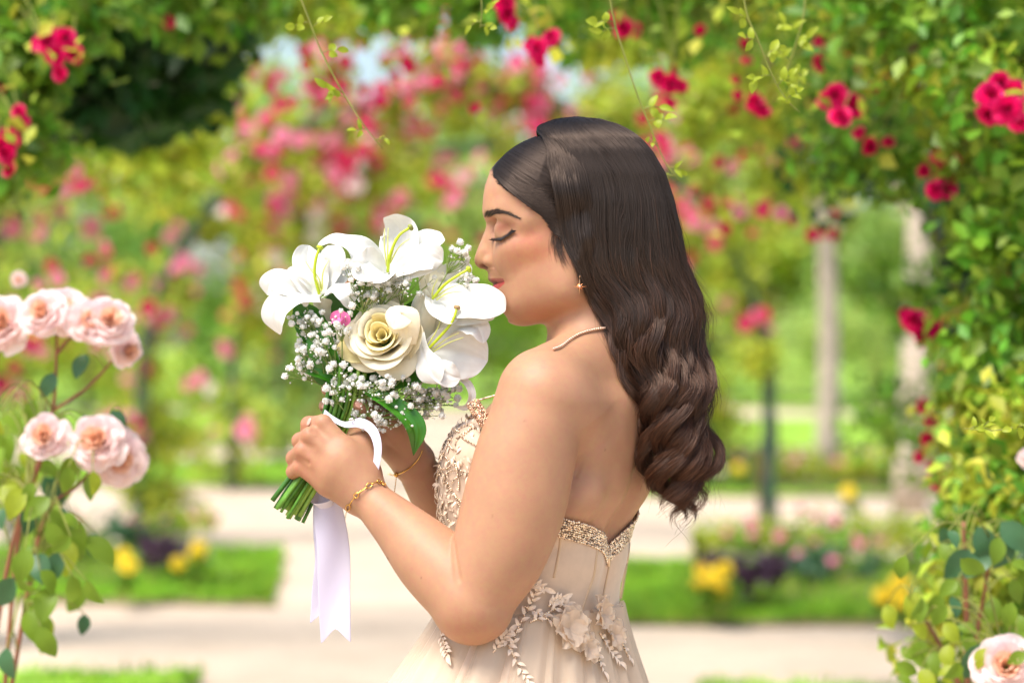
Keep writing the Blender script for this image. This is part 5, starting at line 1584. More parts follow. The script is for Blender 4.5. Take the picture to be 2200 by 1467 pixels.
        for i in range(n):
            t = t0 + (t1 - t0) * r.random()
            p = path[min(np_ - 1, int(t * np_))]
            dens = low + (1 - low) * min(1, max(0, (p.z - .8) / 1.2))
            if r.random() > dens: continue
            cs.append(arr(p) + np.array((r.gauss(0, thick * .5), r.gauss(0, thick * .5), r.gauss(0, thick * .45)))); rs.append(r.uniform(.4, 1.0) * thick)
        pts, nr = clumps(cs, rs, max(4, nleaf // max(1, len(cs))), seed, shell=.25)
        ok = pts[:, 2] > .1
        lf = leaf_cloud("foliage", pts[ok], lsize, leafm, None, .4, seed, nrm=nr[ok]); lf["kind"] = "stuff"; under(lf, root)
        # clusters of blooms on the outside
        made = 0
        while made < nb:
            c = max(cs[r.randrange(len(cs))], cs[r.randrange(len(cs))], key=lambda q: q[2]); rad = thick * 1.15
            d = Vector((r.gauss(0, 1), -abs(r.gauss(0, 1)) - .2, r.gauss(0, .8))).normalized()
            ctr = Vector(c) + d * rad * r.uniform(.7, 1.1)
            for _ in range(r.choice((1, 2, 3, 4))):
                p = ctr + Vector((r.gauss(0, .06), r.gauss(0, .05), r.gauss(0, .06))) * (1 if D > 8 else .6)
                place(blooms[r.randrange(len(blooms))], root, p, bsize * r.uniform(.7, 1.2), (d.x * .6 + r.gauss(0, .3), -.8, d.z * .4 + r.gauss(.1, .3)), r.uniform(0, 6)); made += 1
        return root
    iron_arch(-2.5, 2.1, 10.9, 3.3, "first green iron arch over the path, between the grey trunk and the pale pink bush")
    climber(-2.5, 2.1, 10.9, 3.3, "crimson climbing rose on the arch post beside the grey tree trunk", redf, 60, 41, LG[0], .075, 6500, .5, 1.0, .30, .05, .10)
    climber(-2.5, 2.1, 10.9, 3.3, "climbing rose with pink blooms on the arch post by the pale pink rose bush", pinkf, 90, 42, LG[1], .07, 4200, 0, .5, .30, .045, .3)
    iron_arch(-2.52, 1.75, 16.5, 3.1, "green iron arch standing in the lawn bed corners with yellow flowers")
    climber(-2.52, 1.75, 16.5, 3.1, "yellow-green climbing rose on the second arch, with few blooms", pinkf, 150, 43, LG[1], .09, 5600, .0, .55, .26, .05, .45)
    climber(-2.52, 1.75, 16.5, 3.1, "climbing rose on the slender green post behind the woman's hair", pinkf, 90, 44, LG[1], .09, 4600, .5, 1.0, .24, .05, .08)
    for i, (D, nb) in enumerate(((22.5, 180), (28.0, 170), (34.0, 130))):
        iron_arch(-2.6 - .1 * i, 1.8 + .1 * i, D, 3.2 + .03 * i, "green iron arch %s arch along the rose tunnel" % ("third", "fourth", "fifth")[i] if False else ("green iron arch third along the rose tunnel", "green iron arch fourth along the rose tunnel", "green iron arch at the far end of the rose tunnel")[i])
        climber(-2.6 - .1 * i, 1.8 + .1 * i, D, 3.2 + .03 * i, ("pink climbing rose covering the third arch of the tunnel", "pink climbing rose covering the fourth arch of the tunnel", "pink climbing rose covering the farthest arch of the tunnel")[i],
                pinkf + pinkf[2:] + whitef + redf[:1], nb, 50 + i, LG[4 if i else 1], .15, 5200, 0, 1, .42, .072, .25)
    # ---------------- the near arch canopy over the woman: foliage at the upper right, upper left and along the top
    near = tag(empty("climbing_rose", (1.05, 1.6, 0)), "crimson climbing rose in full leaf hanging over the woman's hair, on a dark stem", "rose")
    def near_foliage(spec, seed, mat, lsize, root, per):
        r = random.Random(seed); cs, rs = [], []
        for (u0, v0, u1, v1, D0, D1, rad, n) in spec:
            for i in range(n):
                cs.append(arr(PD(r.uniform(u0, u1), r.uniform(v0, v1), r.uniform(D0, D1)))); rs.append(rad * r.uniform(.6, 1.2))
        pts, nr = clumps(cs, rs, per, seed, shell=.2)
        o = leaf_cloud("foliage", pts, lsize, mat, None, .5, seed, nrm=nr); o["kind"] = "stuff"; under(o, root); return cs
    near_foliage([(2040, 60, 2260, 420, 4.0, 4.9, .12, 26), (1880, -60, 2250, 120, 4.0, 5.2, .13, 20), (1700, -140, 2000, 40, 4.2, 5.4, .12, 14), (2090, 420, 2260, 760, 4.0, 4.8, .11, 22), (2100, 760, 2260, 1100, 3.9, 4.7, .10, 20), (2060, 1080, 2260, 1480, 3.7, 4.5, .10, 18), (1750, 180, 2080, 360, 4.6, 5.6, .12, 12)], 61, LG[0], .042, near, 85)
    near_foliage([(1960, 0, 2230, 300, 4.1, 4.9, .10, 12), (2050, 850, 2240, 1300, 3.7, 4.4, .08, 14), (1560, -120, 1850, 30, 4.4, 5.4, .09, 10), (1980, 1200, 2120, 1467, 3.5, 4.0, .06, 10)], 62, LG[1], .042, near, 45)
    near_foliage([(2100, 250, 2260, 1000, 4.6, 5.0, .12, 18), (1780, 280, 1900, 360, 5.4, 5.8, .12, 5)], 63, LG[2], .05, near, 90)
    for (pts_, rad) in (([(2170, 1800, 4.6), (2150, 1300, 4.5), (2165, 900, 4.5), (2150, 500, 4.5), (2100, 250, 4.5), (1990, 120, 4.5), (1850, 0, 4.5), (1700, -120, 4.5)], .018), ([(2200, 1900, 4.4), (2190, 1000, 4.4), (2180, 300, 4.4), (2100, 60, 4.5), (1900, -80, 4.6)], .014)):
        mb = MB(); mb.tube([Vector(x) for x in spline([tuple(PD(*q)) for q in pts_], 40)], rad, 8); under(mb.build("stem", m_brown), near)
    def bloom(src, root, u, v, D, dia_px, face=(0, -1, .1), spin=None):
        place(src, root, PD(u, v, D), dia_px * .5 * D / FPX, face, spin)
    rb = random.Random(5)
    for (u, v, D, s) in ((2130, 205, 3.9, 62), (2165, 235, 3.85, 66), (2125, 245, 3.95, 54), (2180, 200, 3.95, 56), (2150, 180, 3.95, 54), (2190, 260, 3.9, 56), (1795, 205, 4.3, 56), (1832, 228, 4.3, 56), (1806, 250, 4.25, 52), (1775, 215, 4.3, 40),
                         (1870, 315, 4.4, 40), (1845, 285, 4.5, 30), (1910, 305, 4.6, 28), (2015, 335, 4.4, 36), (2045, 345, 4.4, 36), (2030, 380, 4.4, 44), (2010, 410, 4.3, 44), (2035, 408, 4.3, 44), (1985, 368, 4.5, 30),
                         (1770, 80, 4.6, 36), (1755, 105, 4.6, 36), (1762, 138, 4.6, 34), (1820, 110, 4.8, 26), (1850, 135, 4.8, 30), (1910, 110, 4.8, 32), (1955, 142, 4.8, 30), (1880, 190, 4.9, 26), (1845, 182, 4.9, 22),
                         (1965, 690, 4.7, 56), (2000, 700, 4.7, 56), (1985, 722, 4.7, 44), (1950, 680, 4.8, 40), (1985, 872, 4.9, 34), (2002, 905, 4.9, 30), (1995, 945, 4.9, 36), (1975, 982, 4.9, 26), (2007, 1003, 4.9, 34), (2017, 1036, 4.9, 36), (2003, 1010, 4.9, 26),
                         (2055, 772, 5.0, 28), (2098, 795, 5.0, 26), (2056, 838, 5.0, 26), (2185, 580, 4.2, 44), (2180, 600, 4.2, 40), (2050, 495, 5.0, 24), (2160, 440, 5.0, 24), (2076, 30, 4.4, 30), (2070, 0, 4.4, 34), (2110, 525, 5.2, 30),
                         (1440, 180, 4.6, 44), (1415, 168, 4.6, 38), (1450, 150, 4.7, 24), (1462, 185, 4.6, 34), (1440, 220, 4.7, 26), (1605, 130, 4.8, 24), (1600, 95, 4.8, 28), (1580, 172, 4.8, 22), (1622, 222, 4.7, 44), (1640, 238, 4.7, 36), (1585, 205, 4.8, 24), (1505, 65, 4.9, 26),
                         (1155, 105, 4.4, 44), (1185, 80, 4.4, 42), (1140, 95, 4.5, 36), (1158, 130, 4.5, 30), (1090, 30, 4.3, 46), (1085, 8, 4.3, 46), (1100, 50, 4.4, 32), (880, 147, 4.8, 22), (1340, 60, 4.7, 46), (1365, 65, 4.7, 36), (1325, 40, 4.7, 34), (1020, 232, 5.4, 28), (2030, 360, 4.5, 30)):
        place(red[rb.randrange(3)], near, PD(u, v, D), s * .52 * D / FPX, (rb.gauss(0, .35), -1, rb.gauss(.1, .3)), rb.uniform(0, 6))
    left_c = tag(empty("climbing_rose", (-1.6, 2.2, 0)), "dark leafy climbing rose with crimson blooms above the pale pink rose bush", "rose")
    near_foliage([(150, -40, 470, 90, 5.4, 6.4, .15, 26), (180, 60, 430, 220, 5.6, 6.6, .13, 24), (60, 60, 260, 240, 5.2, 6.2, .13, 14), (250, 180, 340, 250, 5.8, 6.4, .09, 6)], 71, LG[2], .075, left_c, 110)  # dark leaf colour stands in for the shade on this foliage
    near_foliage([(-40, -40, 220, 80, 4.4, 5.4, .11, 16), (-60, 40, 90, 420, 4.4, 5.2, .10, 14), (300, -60, 560, 20, 4.8, 5.6, .10, 10)], 72, LG[0], .05, left_c, 80)
    near_foliage([(350, 120, 480, 220, 7.5, 9, .16, 8), (240, 240, 420, 330, 8, 9.5, .18, 8), (320, 300, 460, 420, 9, 11, .2, 6)], 73, LG[1], .08, left_c, 90)
    mb = MB(); mb.tube([Vector(x) for x in spline([tuple(PD(*q)) for q in ((-260, 1900, 5.2), (-200, 900, 5.2), (-120, 300, 5.2), (60, 60, 5.3), (320, -40, 5.6), (600, -160, 5.8))], 40)], .02, 8); under(mb.build("stem", m_brown), left_c)
    for (u, v, D, s) in ((100, 90, 4.2, 48), (140, 82, 4.2, 48), (120, 120, 4.2, 46), (160, 116, 4.2, 40), (128, 158, 4.2, 38), (85, 95, 4.25, 36), (110, 70, 4.3, 30), (40, 240, 4.2, 34), (48, 262, 4.2, 34), (20, 300, 4.2, 48), (12, 330, 4.2, 46), (18, 365, 4.2, 36), (0, 310, 4.2, 40), (5, 195, 4.4, 26), (362, 48, 4.8, 30)):
        place(red[rb.randrange(3)], left_c, PD(u, v, D), s * .52 * D / FPX, (rb.gauss(0, .35), -1, rb.gauss(.1, .3)), rb.uniform(0, 6))
    top_c = tag(empty("climbing_rose", (0, 2.6, 0)), "climbing rose trailing across the top, over the bouquet, with pink and crimson blooms", "rose")
    near_foliage([(450, -110, 1700, -30, 4.8, 6.5, .10, 34), (500, -40, 800, 30, 6, 8, .12, 8), (850, -40, 1150, 50, 5.5, 7, .10, 9), (1180, -60, 1500, 60, 5.5, 7.5, .11, 12), (1450, -20, 1750, 160, 6, 8, .14, 12)], 75, LG[0], .06, top_c, 80)
    near_foliage([(480, -60, 900, 20, 6, 8.5, .12, 10), (1150, 20, 1500, 110, 7, 9, .12, 8), (1480, 60, 1720, 260, 7, 9, .15, 12), (1640, 240, 1800, 420, 7, 9, .15, 9)], 76, LG[1], .07, top_c, 80)
    mb = MB(); mb.tube([Vector(x) for x in spline([tuple(PD(*q)) for q in ((420, -150, 6.0), (800, -90, 5.8), (1200, -80, 5.8), (1700, -60, 6.0), (1900, 60, 6.2))], 40)], .012, 6); under(mb.build("stem", m_brown), top_c)
    for i in range(190):
        u, v, D = (rb.uniform(480, 1000), rb.uniform(20, 230), rb.uniform(7, 11)) if i < 60 else (rb.uniform(1380, 1800), rb.uniform(60, 520), rb.uniform(6.5, 10)) if i < 150 else (rb.uniform(20, 330), rb.uniform(250, 760), rb.uniform(8, 11))
        src = (redf + pinkf)[rb.randrange(6)]
        place(src, top_c, PD(u, v, D), rb.uniform(22, 38) * .5 * D / FPX, (rb.gauss(0, .4), -1, rb.gauss(.1, .3)), rb.uniform(0, 6))
    # every bloom of the trailing climbers hangs on a thin leafy cane from a main stem or an arch
    A_ARCH = [arr(q) for q in arch_path(-2.5, 2.1, 10.9, 3.3)]
    TOPS = [arr(q) for q in spline([tuple(PD(*q)) for q in ((300, -260, 5.0), (800, -160, 4.6), (1300, -160, 4.6), (1750, -130, 4.8), (1990, 90, 4.6))], 60)]
    mb = MB(); mb.tube([Vector(q) for q in TOPS], .010, 6); under(mb.build("stem", m_brown), top_c)
    bpy.context.view_layer.update()
    for root_, extra, sd_ in ((near, TOPS, 5), (left_c, [], 6), (top_c, A_ARCH + TOPS, 7)):
        anch = list(extra)
        for ch in root_.children:
            if ch.name.startswith("stem"):
                anch += [arr(ch.matrix_world @ v.co) for v in list(ch.data.vertices)[::8]]
        anch = np.array(anch); q = random.Random(sd_); mb = MB(); lp = []
        for ch in [c for c in root_.children if c.name.startswith("bloom")]:
            p = arr(ch.matrix_world.translation)
            cost = np.linalg.norm(anch - p, axis=1) + np.where(anch[:, 2] > p[2], 0, .4)
            a = anch[np.argmin(cost)]
            L = np.linalg.norm(p - a); m_ = (a + p) / 2 + np.array((q.gauss(0, .05), q.gauss(0, .05), .14 * L))
            c = spline([a, m_, p], 9); mb.tube([Vector(z) for z in c], list(np.linspace(.0022, .0012, 9)), 5)
            for k in range(int(4 + 9 * L)):
                lp.append(c[q.randrange(1, 9)] + np.array((q.gauss(0, .025), q.gauss(0, .025), q.gauss(0, .025))))
        cn = mb.build("canes", m_twig); cn["kind"] = "stuff"; under(cn, root_)
        lf = leaf_cloud("cane_leaves", np.array(lp), .045, LG[1], None, .5, sd_); lf["kind"] = "stuff"; under(lf, root_)
    # ---------------- young shoots hanging close to the woman, almost in focus
    def shoot(label, pts_, leaves, seed, rad=.0011):
        root = tag(empty("rose_shoot", tuple(PD(*pts_[0]))), label, "shoot", "thin young rose shoots near the woman")
        r = random.Random(seed)
        c = [Vector(x) for x in spline([tuple(PD(*q)) for q in pts_], 40)]
        mb = MB(); mb.tube(c, list(np.linspace(rad * 1.2, rad * .5, 40)), 6); under(mb.build("twig", m_twig), root)
        for (t, n, sz) in leaves:
            i = min(38, int(t * 39)); p = c[i]; tg = (c[i + 1] - c[i]).normalized()
            sd = Vector((r.choice((-1, 1)) * r.uniform(.5, 1), r.uniform(-.5, .3), r.uniform(-.2, .7))).normalized()
            q = p + sd * sz * 1.6
            mb = MB(); mb.tube([p, p * .5 + q * .5 + Vector((0, 0, sz * .2)), q], .0006, 5); under(mb.build("leaf_stalk", m_twig), root)
            for k in range(n):
                a = (k - (n - 1) / 2) * .9
                d = (sd * math.cos(a) + tg.cross(Vector((0, -1, 0))) * math.sin(a) * .6 + tg * math.sin(a) + Vector((0, r.uniform(-.5, .5), r.uniform(-.5, .4)))).normalized()
                mb = MB(); leaf_piece(mb, p + (q - p) * (.5 + .5 * (k % 2)), d, (r.gauss(0, .4), -1, r.gauss(.5, .5)), sz * r.uniform(.9, 1.7), sz * r.uniform(.6, .9), 0, .25, 6, r.uniform(-.25, .25))
                under(mb.build("leaf", m_shoot), root)
    shoot("thin green shoot hanging above the lilies", [(600, -120, 3.0), (655, 20, 3.0), (690, 110, 3.0), (740, 205, 3.0), (790, 280, 3.0), (822, 320, 3.0)], [(.28, 3, .012), (.3, 2, .010), (.42, 3, .012), (.6, 3, .013), (.62, 2, .010), (.8, 3, .009), (.9, 2, .008)], 1)
    shoot("thin shoot hanging beside the crown of the woman's head", [(1300, -80, 3.05), (1318, 40, 3.05), (1345, 130, 3.05), (1375, 220, 3.05), (1400, 280, 3.05), (1430, 350, 3.05), (1460, 390, 3.05)], [(.2, 3, .014), (.22, 3, .012), (.55, 3, .013), (.62, 3, .013), (.75, 3, .009), (.88, 3, .009), (.97, 2, .007)], 2)
    shoot("leafy yellow-green shoot hanging below the crimson roses", [(1590, -100, 3.0), (1602, 20, 3.0), (1630, 90, 3.0), (1660, 165, 3.0), (1690, 215, 3.0), (1718, 242, 3.0)], [(.3, 3, .012), (.42, 3, .012), (.5, 3, .013), (.6, 4, .013), (.68, 4, .012), (.8, 3, .010), (.92, 2, .008)], 3)
    shoot("fainter leafy shoot crossing behind the crimson roses", [(1735, -60, 3.3), (1725, 40, 3.3), (1705, 110, 3.3), (1690, 170, 3.3), (1740, 180, 3.3)], [(.35, 4, .013), (.5, 4, .014), (.6, 4, .014), (.75, 4, .013), (.95, 4, .013)], 4)
    shoot("short shoot with small leaves hanging above the woman's forehead", [(1030, -70, 3.1), (1035, 20, 3.1), (1032, 60, 3.1)], [(.6, 3, .010), (.8, 2, .009), (.97, 3, .010)], 5)
    shoot("young shoot reaching in from the dark stem beside the lowest crimson blooms", [(2330, 880, 2.95), (2240, 900, 2.9), (2190, 915, 2.88), (2130, 925, 2.88), (2070, 920, 2.88)], [(.45, 3, .012), (.55, 3, .013), (.75, 3, .010), (.85, 3, .010), (.97, 3, .009)], 6)
    # ---------------- pale pink rose bushes near the camera
    def bush(label, blooms_, stems, fol, seed, loc, red_stem=True):
        root = tag(empty("rose_bush", loc), label, "rose bush")
        for pts_, rad in stems:
            mb = MB(); mb.tube([Vector(x) for x in spline([tuple(PD(*q)) for q in pts_], 24)], list(np.linspace(rad, rad * .5, 24)), 7); under(mb.build("stem", m_rtwig if red_stem else m_twig), root)
        r = random.Random(seed)
        for (u, v, D, s, fc) in blooms_:
            place(pale[r.randrange(3)], root, PD(u, v, D), s * .57 * D / FPX, fc, r.uniform(0, 6))
        sp_ = np.concatenate([spline([tuple(PD(*q)) for q in pts_], 24) for pts_, rad in stems])
        tw = MB()
        for (u, v, D, L, m) in fol:
            p_ = PD(u, v, D); n_ = Vector(sp_[np.argmin(((sp_ - np.array(tuple(p_))) ** 2).sum(1) + np.where(sp_[:, 2] < p_.z, 0, .02))])
            md = (p_ + n_) / 2 + Vector((0, 0, .25 * (p_ - n_).length))
            tw.tube([Vector(z) for z in spline([tuple(n_), tuple(md), tuple(p_)], 8)], list(np.linspace(.0016, .0008, 8)), 5)
            mb = MB(); ang = r.uniform(-2.6, -.4)
            leaf_piece(mb, PD(u, v, D), (math.cos(ang), r.uniform(-.4, .4), math.sin(ang)), (r.gauss(0, .5), -1, r.gauss(.4, .4)), L * D / FPX, L * .62 * D / FPX, 0, .25, 7, r.uniform(-.2, .2))
            under(mb.build("leaf", (LG[3], LG[0], m_shoot)[m]), root)
        tk = tw.build("twigs", m_twig); tk["kind"] = "stuff"; under(tk, root)
    r = random.Random(14)
    fl = [(r.gauss(70, 80), r.uniform(860, 1350), r.uniform(3.3, 3.9), r.uniform(44, 76), r.choice((0, 1, 1, 1, 2))) for _ in range(74)]
    fl += [(185, 760, 3.5, 60, 0), (115, 800, 3.5, 60, 0), (240, 880, 3.5, 60, 0), (180, 890, 3.5, 64, 0), (205, 1020, 3.5, 60, 1), (170, 985, 3.5, 70, 1), (110, 1260, 3.4, 84, 1), (75, 1190, 3.4, 80, 0), (30, 1240, 3.4, 84, 0), (175, 1120, 3.5, 90, 1), (190, 1150, 3.5, 86, 1), (150, 1160, 3.5, 80, 2), (60, 1310, 3.4, 84, 1), (15, 1390, 3.4, 70, 0)]
    bush("tall bush of pale pink double roses on reddish stems", [
        (90, 672, 3.45, 92, (-.2, -1, .4)), (135, 668, 3.5, 96, (.1, -1, .5)), (190, 690, 3.45, 84, (.2, -1, .2)), (235, 690, 3.45, 96, (.3, -1, .4)), (272, 752, 3.5, 70, (.8, -.7, -.2)), (160, 680, 3.55, 80, (0, -1, .3)), (2, 695, 3.5, 120, (-.2, -1, .3)),
        (97, 938, 3.45, 92, (-.1, -1, .3)), (210, 948, 3.45, 112, (-.2, -1, .3)), (255, 985, 3.5, 110, (.4, -1, -.1)), (225, 970, 3.5, 110, (0, -1, .2)), (40, 600, 4.2, 30, (0, -1, 0))],
        [([(-60, 1700, 3.5), (20, 1200, 3.5), (110, 900, 3.5), (122, 700, 3.5)], .004), ([(0, 1600, 3.5), (40, 1150, 3.5), (85, 1000, 3.5), (100, 950, 3.5)], .0035), ([(20, 1500, 3.5), (90, 1130, 3.5), (170, 1040, 3.5), (230, 970, 3.5)], .0035), ([(118, 880, 3.5), (190, 830, 3.5), (255, 760, 3.5)], .003), ([(122, 760, 3.5), (160, 720, 3.5), (220, 700, 3.5)], .003), ([(-20, 900, 3.5), (-5, 760, 3.5), (0, 700, 3.5)], .004)],
        fl, 15, (-1.2, .8, 0))
    r = random.Random(18)
    fl = [(r.uniform(2020, 2220), r.uniform(1080, 1480), r.uniform(3.2, 3.8), r.uniform(42, 66), r.choice((0, 1, 1, 1, 2))) for _ in range(56)] + [(r.uniform(1900, 2060), r.uniform(1180, 1480), r.uniform(3.3, 3.8), r.uniform(42, 62), r.choice((1, 1, 2))) for _ in range(26)]
    fl += [(2085, 1180, 3.4, 84, 0), (2130, 1190, 3.4, 80, 0), (2100, 1130, 3.4, 84, 0), (2150, 1120, 3.4, 90, 0), (2170, 1150, 3.4, 80, 0), (2110, 1380, 3.3, 90, 0), (2150, 1370, 3.3, 80, 0)]
    bush("peach pink rose bush with blue-green leaves below the crimson climber", [(2160, 1432, 3.25, 120, (-.2, -1, .35)), (2196, 1452, 3.3, 100, (.3, -1, .2)), (2210, 985, 3.6, 40, (0, -1, 0))],
         [([(2240, 1800, 3.4), (2200, 1500, 3.4), (2165, 1440, 3.3)], .005), ([(2080, 1800, 3.5), (2078, 1400, 3.5), (2070, 1120, 3.5)], .006), ([(2070, 1500, 3.5), (2110, 1300, 3.5), (2130, 1160, 3.4)], .004), ([(2075, 1500, 3.5), (2000, 1350, 3.5), (1950, 1290, 3.5)], .004)], fl, 19, (1.1, .6, 0))
    # ---------------- columns of the tall grey trees and the trees behind
    def tree(label, x, D, h, rad, crown, nl, lsize, mat, seed, bare=.55, trunk_m=m_bark, cz=None, group="trees behind the garden", lean=0):
        r = random.Random(seed)
        root = tag(empty("tree", (x, D - DIST, 0)), label, "tree", group)
        mb = MB(); tp = [Vector((x + lean * t + .05 * math.sin(t * 5 + seed), D - DIST, h * .8 * t)) for t in np.linspace(0, 1, 14)]
        mb.tube(tp, list(np.linspace(rad * 1.15, rad * .35, 14)), 10)
        for k in range(6):
            a = r.uniform(0, 6.28); s = tp[6 + k]; e = s + Vector((math.cos(a) * crown * .7, math.sin(a) * crown * .7, h * .16))
            mb.tube([s, s * .5 + e * .5 + Vector((0, 0, .15)), e], [rad * .4, rad * .28, rad * .12], 6)
        under(mb.build("trunk", trunk_m), root)
        cs, rs = [], []
        for k in range(34):
            a, z = r.uniform(0, 6.28), r.uniform(bare, 1.0)
            q = crown * math.sqrt(r.random()) * (1 - .5 * abs((z - bare) / (1 - bare) * 2 - .9))
            cs.append((x + lean * z + q * math.cos(a), D - DIST + q * math.sin(a), h * z)); rs.append(crown * r.uniform(.22, .42))
        pts, nr = clumps(cs, rs, nl // 34, seed, .8, .45)
        o = leaf_cloud("crown", pts, lsize, mat, None, .3, seed, nrm=nr); o["kind"] = "stuff"; under(o, root)
    tree("slim grey tree trunk beyond the crimson rose cluster, between two paths", 3.25, 19.6, 6.4, .125, 1.5, 5000, .14, LG[0], 81, .62)
    tree("slim grey tree trunk on the far side of the crossing path, behind the woman's hair", 3.15, 24.4, 6.2, .115, 1.6, 5000, .15, LG[4], 82, .6)
    tl_ = ["broad light green tree at the far end of the garden", "dark green tree beyond the rose tunnel", "round pale green tree beyond the lawn", "tall bushy tree at the garden's edge"]
    specs = [(-15, 46, 11, 4.4, 0), (-10.5, 52, 10, 4.2, 4), (-6.5, 60, 7.6, 3.6, 4), (-2.5, 64, 7.0, 3.4, 4), (1.5, 60, 6.6, 3.2, 1), (5.0, 60, 8.6, 3.8, 4), (8.8, 58, 10, 4.0, 4), (13, 52, 11, 4.4, 1), (17, 48, 11.5, 4.4, 0), (-18.5, 40, 10, 4, 0), (20, 54, 12, 5, 2), (-12.5, 38, 6.5, 2.6, 4), (11.0, 48, 7, 2.8, 4), (6.2, 58, 6.2, 2.4, 1)]
    TLAB = ["mid green tall tree behind the dark leafy climbing rose", "pale green tree between the dark climbing rose and the tunnel", "pale green tree behind the lilies, beside the far arches", "pale green tree straight behind the far arches", "yellow-green tree over the far arches",
            "pale green tree between the far arches and the grey trunks", "pale green broad tree behind the slim grey trunks", "yellow-green tall tree behind the crimson climber", "mid green tall tree behind the crimson climber", "mid green tree behind the pale pink rose bush",
            "largest dark tree far behind the crimson climber", "small pale tree in front of the one behind the dark climbing rose", "small pale tree beside the slim grey trunks", "small yellow-green tree on the far lawn"]
    for i, (x, D, h, cr_, mi_) in enumerate(specs):
        tree(TLAB[i], x, D, h, .16, cr_, 6500, .34, LG[mi_], 100 + i, .14, m_brown)
    # low hedges / shrub masses in front of the trees
    SL = ["clipped green shrub on the far lawn behind the lilies", "loose yellow-green shrub on the far lawn", "green shrub on the far lawn, between the tunnel and the pale pink bush", "leafy shrub behind the slim grey trunks", "pale shrub beside the far path", "round shrub at the end of the gravel path", "tall shrub behind the pale pink rose bush", "dark shrub beside the far arch", "pale shrub at the far lawn's edge between the grey trunks", "yellow-green shrub at the far lawn's edge behind the curls", "mid green shrub at the far lawn's edge behind the crimson climber"]
    for i, (x, D, h, w_, mi_) in enumerate(((-3.5, 36, 2.2, 1.6, 0), (-6.0, 34, 2.6, 1.8, 1), (-9.0, 32, 2.8, 2.0, 0), (9.4, 36, 2.2, 1.8, 4), (2.0, 56, 1.9, 1.5, 4), (-.5, 44, 2.6, 2.0, 0), (-7.0, 26, 2.3, 1.5, 1), (2.6, 42, 2.4, 1.6, 2), (6.4, 49, 2.6, 1.7, 4), (4.2, 52, 2.8, 1.8, 1), (8.8, 47, 2.7, 1.8, 0))):
        r = random.Random(200 + i)
        root = tag(empty("shrub", (x, D - DIST, 0)), SL[i], "shrub", "shrubs on the far lawn")
        cs = [(x + r.gauss(0, w_ * .5), D - DIST + r.gauss(0, w_ * .4), r.uniform(.25, .85) * h) for _ in range(18)]
        pts, nr = clumps(cs, [w_ * r.uniform(.28, .45) for _ in cs], 170, 200 + i, .9, .4)
        o = leaf_cloud("foliage", pts[pts[:, 2] > .05], .15, LG[mi_], None, .2, i); o["kind"] = "stuff"; under(o, root)
        mb = MB(); mb.tube([(x, D - DIST, -.02), (x + .05, D - DIST, h * .6)], [.06, .03], 6); under(mb.build("stem", m_brown), root)
        for k in range(r.choice((0, 10, 16))):
            p = Vector(cs[r.randrange(len(cs))]) + Vector((r.gauss(0, .3), -w_ * .42, r.gauss(0, .3)))
            place(pinkf[r.randrange(4)], root, p, .075, (r.gauss(0, .3), -1, .2), 0)
    # ---------------- bed plants
    def bedplant(name, label, cat, x, D, h, w_, mat, blooms_, nb, bs, seed, lsize=.06, nl=380, group=None, spots=None):
        r = random.Random(seed)
        root = tag(empty(name, (x, D - DIST, .03)), label, cat, group)
        cs = [(x + r.gauss(0, w_ * .35), D - DIST + r.gauss(0, w_ * .3), .08 + r.uniform(.2, .85) * h) for _ in range(12)]
        pts, nr = clumps(cs, [max(w_, h) * r.uniform(.16, .3) for _ in cs], nl // 12, seed, .9, .2)
        o = leaf_cloud("foliage", pts[pts[:, 2] > .08], lsize, mat, None, .2, seed); o["kind"] = "stuff"; under(o, root)
        for k in range(4):
            mb = MB(); e = Vector(cs[k]); mb.tube([(x + r.gauss(0, .02), D - DIST, .07), e], [.008, .004], 5); under(mb.build("stem", m_twig), root)
        for k in range(nb):
            p = Vector((x + r.gauss(0, w_ * .4), D - DIST - w_ * .3 + r.gauss(0, .05), .08 + h * r.uniform(.6, 1.15)))
            if spots: p = spots[k % len(spots)]
            place(blooms_[r.randrange(len(blooms_))], root, p, bs * r.uniform(.8, 1.15), (r.gauss(0, .3), -1, r.gauss(.7, .3)), r.uniform(0, 6))
        return root
    def atg(u, v, z=.3):
        """pixel -> (x, D) for a thing whose height above ground is z"""
        D = (CAMZ - z) * FPX / (v - 733.5); return (u - 1100) * D / FPX, D
    MG = "yellow marigolds in the lawn beds"
    for (u, v, lab, nb) in ((268, 1202, "yellow marigold beside the slender arch post, in the bed behind the ribbon", 3), (415, 1180, "yellow marigold behind the dark purple plant, in the bed behind the ribbon", 3), (1518, 1232, "yellow marigold at the soil bed's corner, behind the gown", 4), (1552, 1236, "yellow marigold next to the corner one, behind the gown", 4), (1905, 1252, "yellow marigold by the slim grey trunk", 3), (1950, 1265, "yellow marigold by the peach pink rose bush", 3), (1825, 1050, "small yellow marigold on the far side of the crossing path", 2), (1590, 1000, "small yellow marigold far behind the woman's curls", 2)):
        x, D = atg(u, v, .26)
        bedplant("marigold", lab, "marigold", x, D, .18, .10, LG[0], yel, nb, .042 if v > 1100 else .05, int(u), .05, 130, MG)
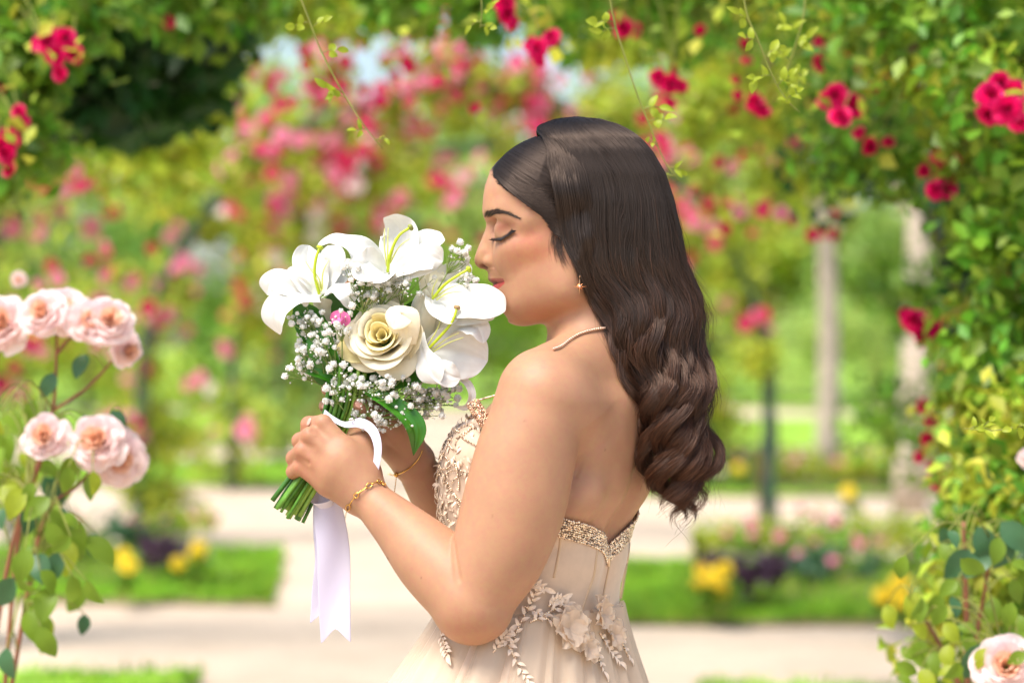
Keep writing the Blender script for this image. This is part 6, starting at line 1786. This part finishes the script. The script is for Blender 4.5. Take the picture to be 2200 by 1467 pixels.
    for (u, v, w_, lab) in ((375, 1215, .30, "dark purple-leaved plant in the lawn bed behind the ribbon"), (1640, 1272, .34, "larger dark purple-leaved plant in the soil bed behind the gown"), (1560, 1268, .22, "smaller purple-leaved plant by the corner marigolds"), (1500, 1010, .3, "purple-leaved plant across the crossing path")):
        x, D = atg(u, v, .12)
        bedplant("heuchera", lab, "plant", x, D, .22, w_, m_purple, [], 0, .05, int(u) + 1, .08, 420, "purple plants in the lawn beds")
    RL = "low rose bushes in the lawn beds"
    for k, (u, v, h, w_, mi_, bl, nb, lab) in enumerate(((1720, 1200, .55, .55, 0, org, 5, "low rose bush with orange blooms in the soil bed behind the gown"), (1800, 1190, .6, .5, 1, pinkf[2:], 3, "low leafy rose bush behind the orange one"), (1620, 1180, .45, .4, 1, pinkf[2:], 3, "low rose bush with pale blooms beside the green arch post"), (1870, 1170, .6, .55, 0, org, 2, "tall leafy rose bush before the slim grey trunk"), (1750, 1240, .35, .4, 3, pinkf[2:], 2, "grey-green low plant at the soil's edge"), (1960, 1190, .6, .6, 1, org, 3, "yellow-green rose bush below the crimson column"), (1560, 1200, .4, .35, 1, pinkf[2:3], 2, "small rose bush behind the corner marigolds"),
            (180, 1180, .45, .5, 0, pinkf, 2, "low rose bush behind the pale pink one"), (380, 1155, .42, .4, 1, pinkf[2:], 5, "low rose bush with pink blooms behind the purple plant"), (60, 1150, .5, .6, 2, pinkf, 2, "dark low rose bush at the bed's far side"), (300, 1170, .35, .3, 3, pinkf, 1, "little rose bush at the foot of the arch post"),
            (420, 960, .7, .8, 1, org, 5, "rose bush with orange blooms across the crossing path"), (600, 965, .5, .7, 0, pinkf, 4, "low green bush at the third arch"), (330, 940, .8, .9, 0, pinkf, 5, "bushy rose across the path behind the pale blooms"), (1700, 1015, .5, .7, 1, org, 2, "rose bush between the two slim grey trunks"), (1850, 1020, .5, .7, 1, org, 2, "yellow-green bush beyond the crossing path"), (1560, 1000, .5, .7, 3, pinkf, 2, "grey-green bush behind the woman's curls"), (1920, 1010, .5, .8, 1, pinkf, 2, "green bush behind the crimson column"))):
        h *= .42
        x, D = atg(u, v, h * .5)
        bedplant("bed_rose", lab, "rose bush", x, D, h, w_, LG[mi_], bl, nb, .03 if v > 1100 else .04, 300 + k, .07 if v > 1100 else .11, 300, RL)
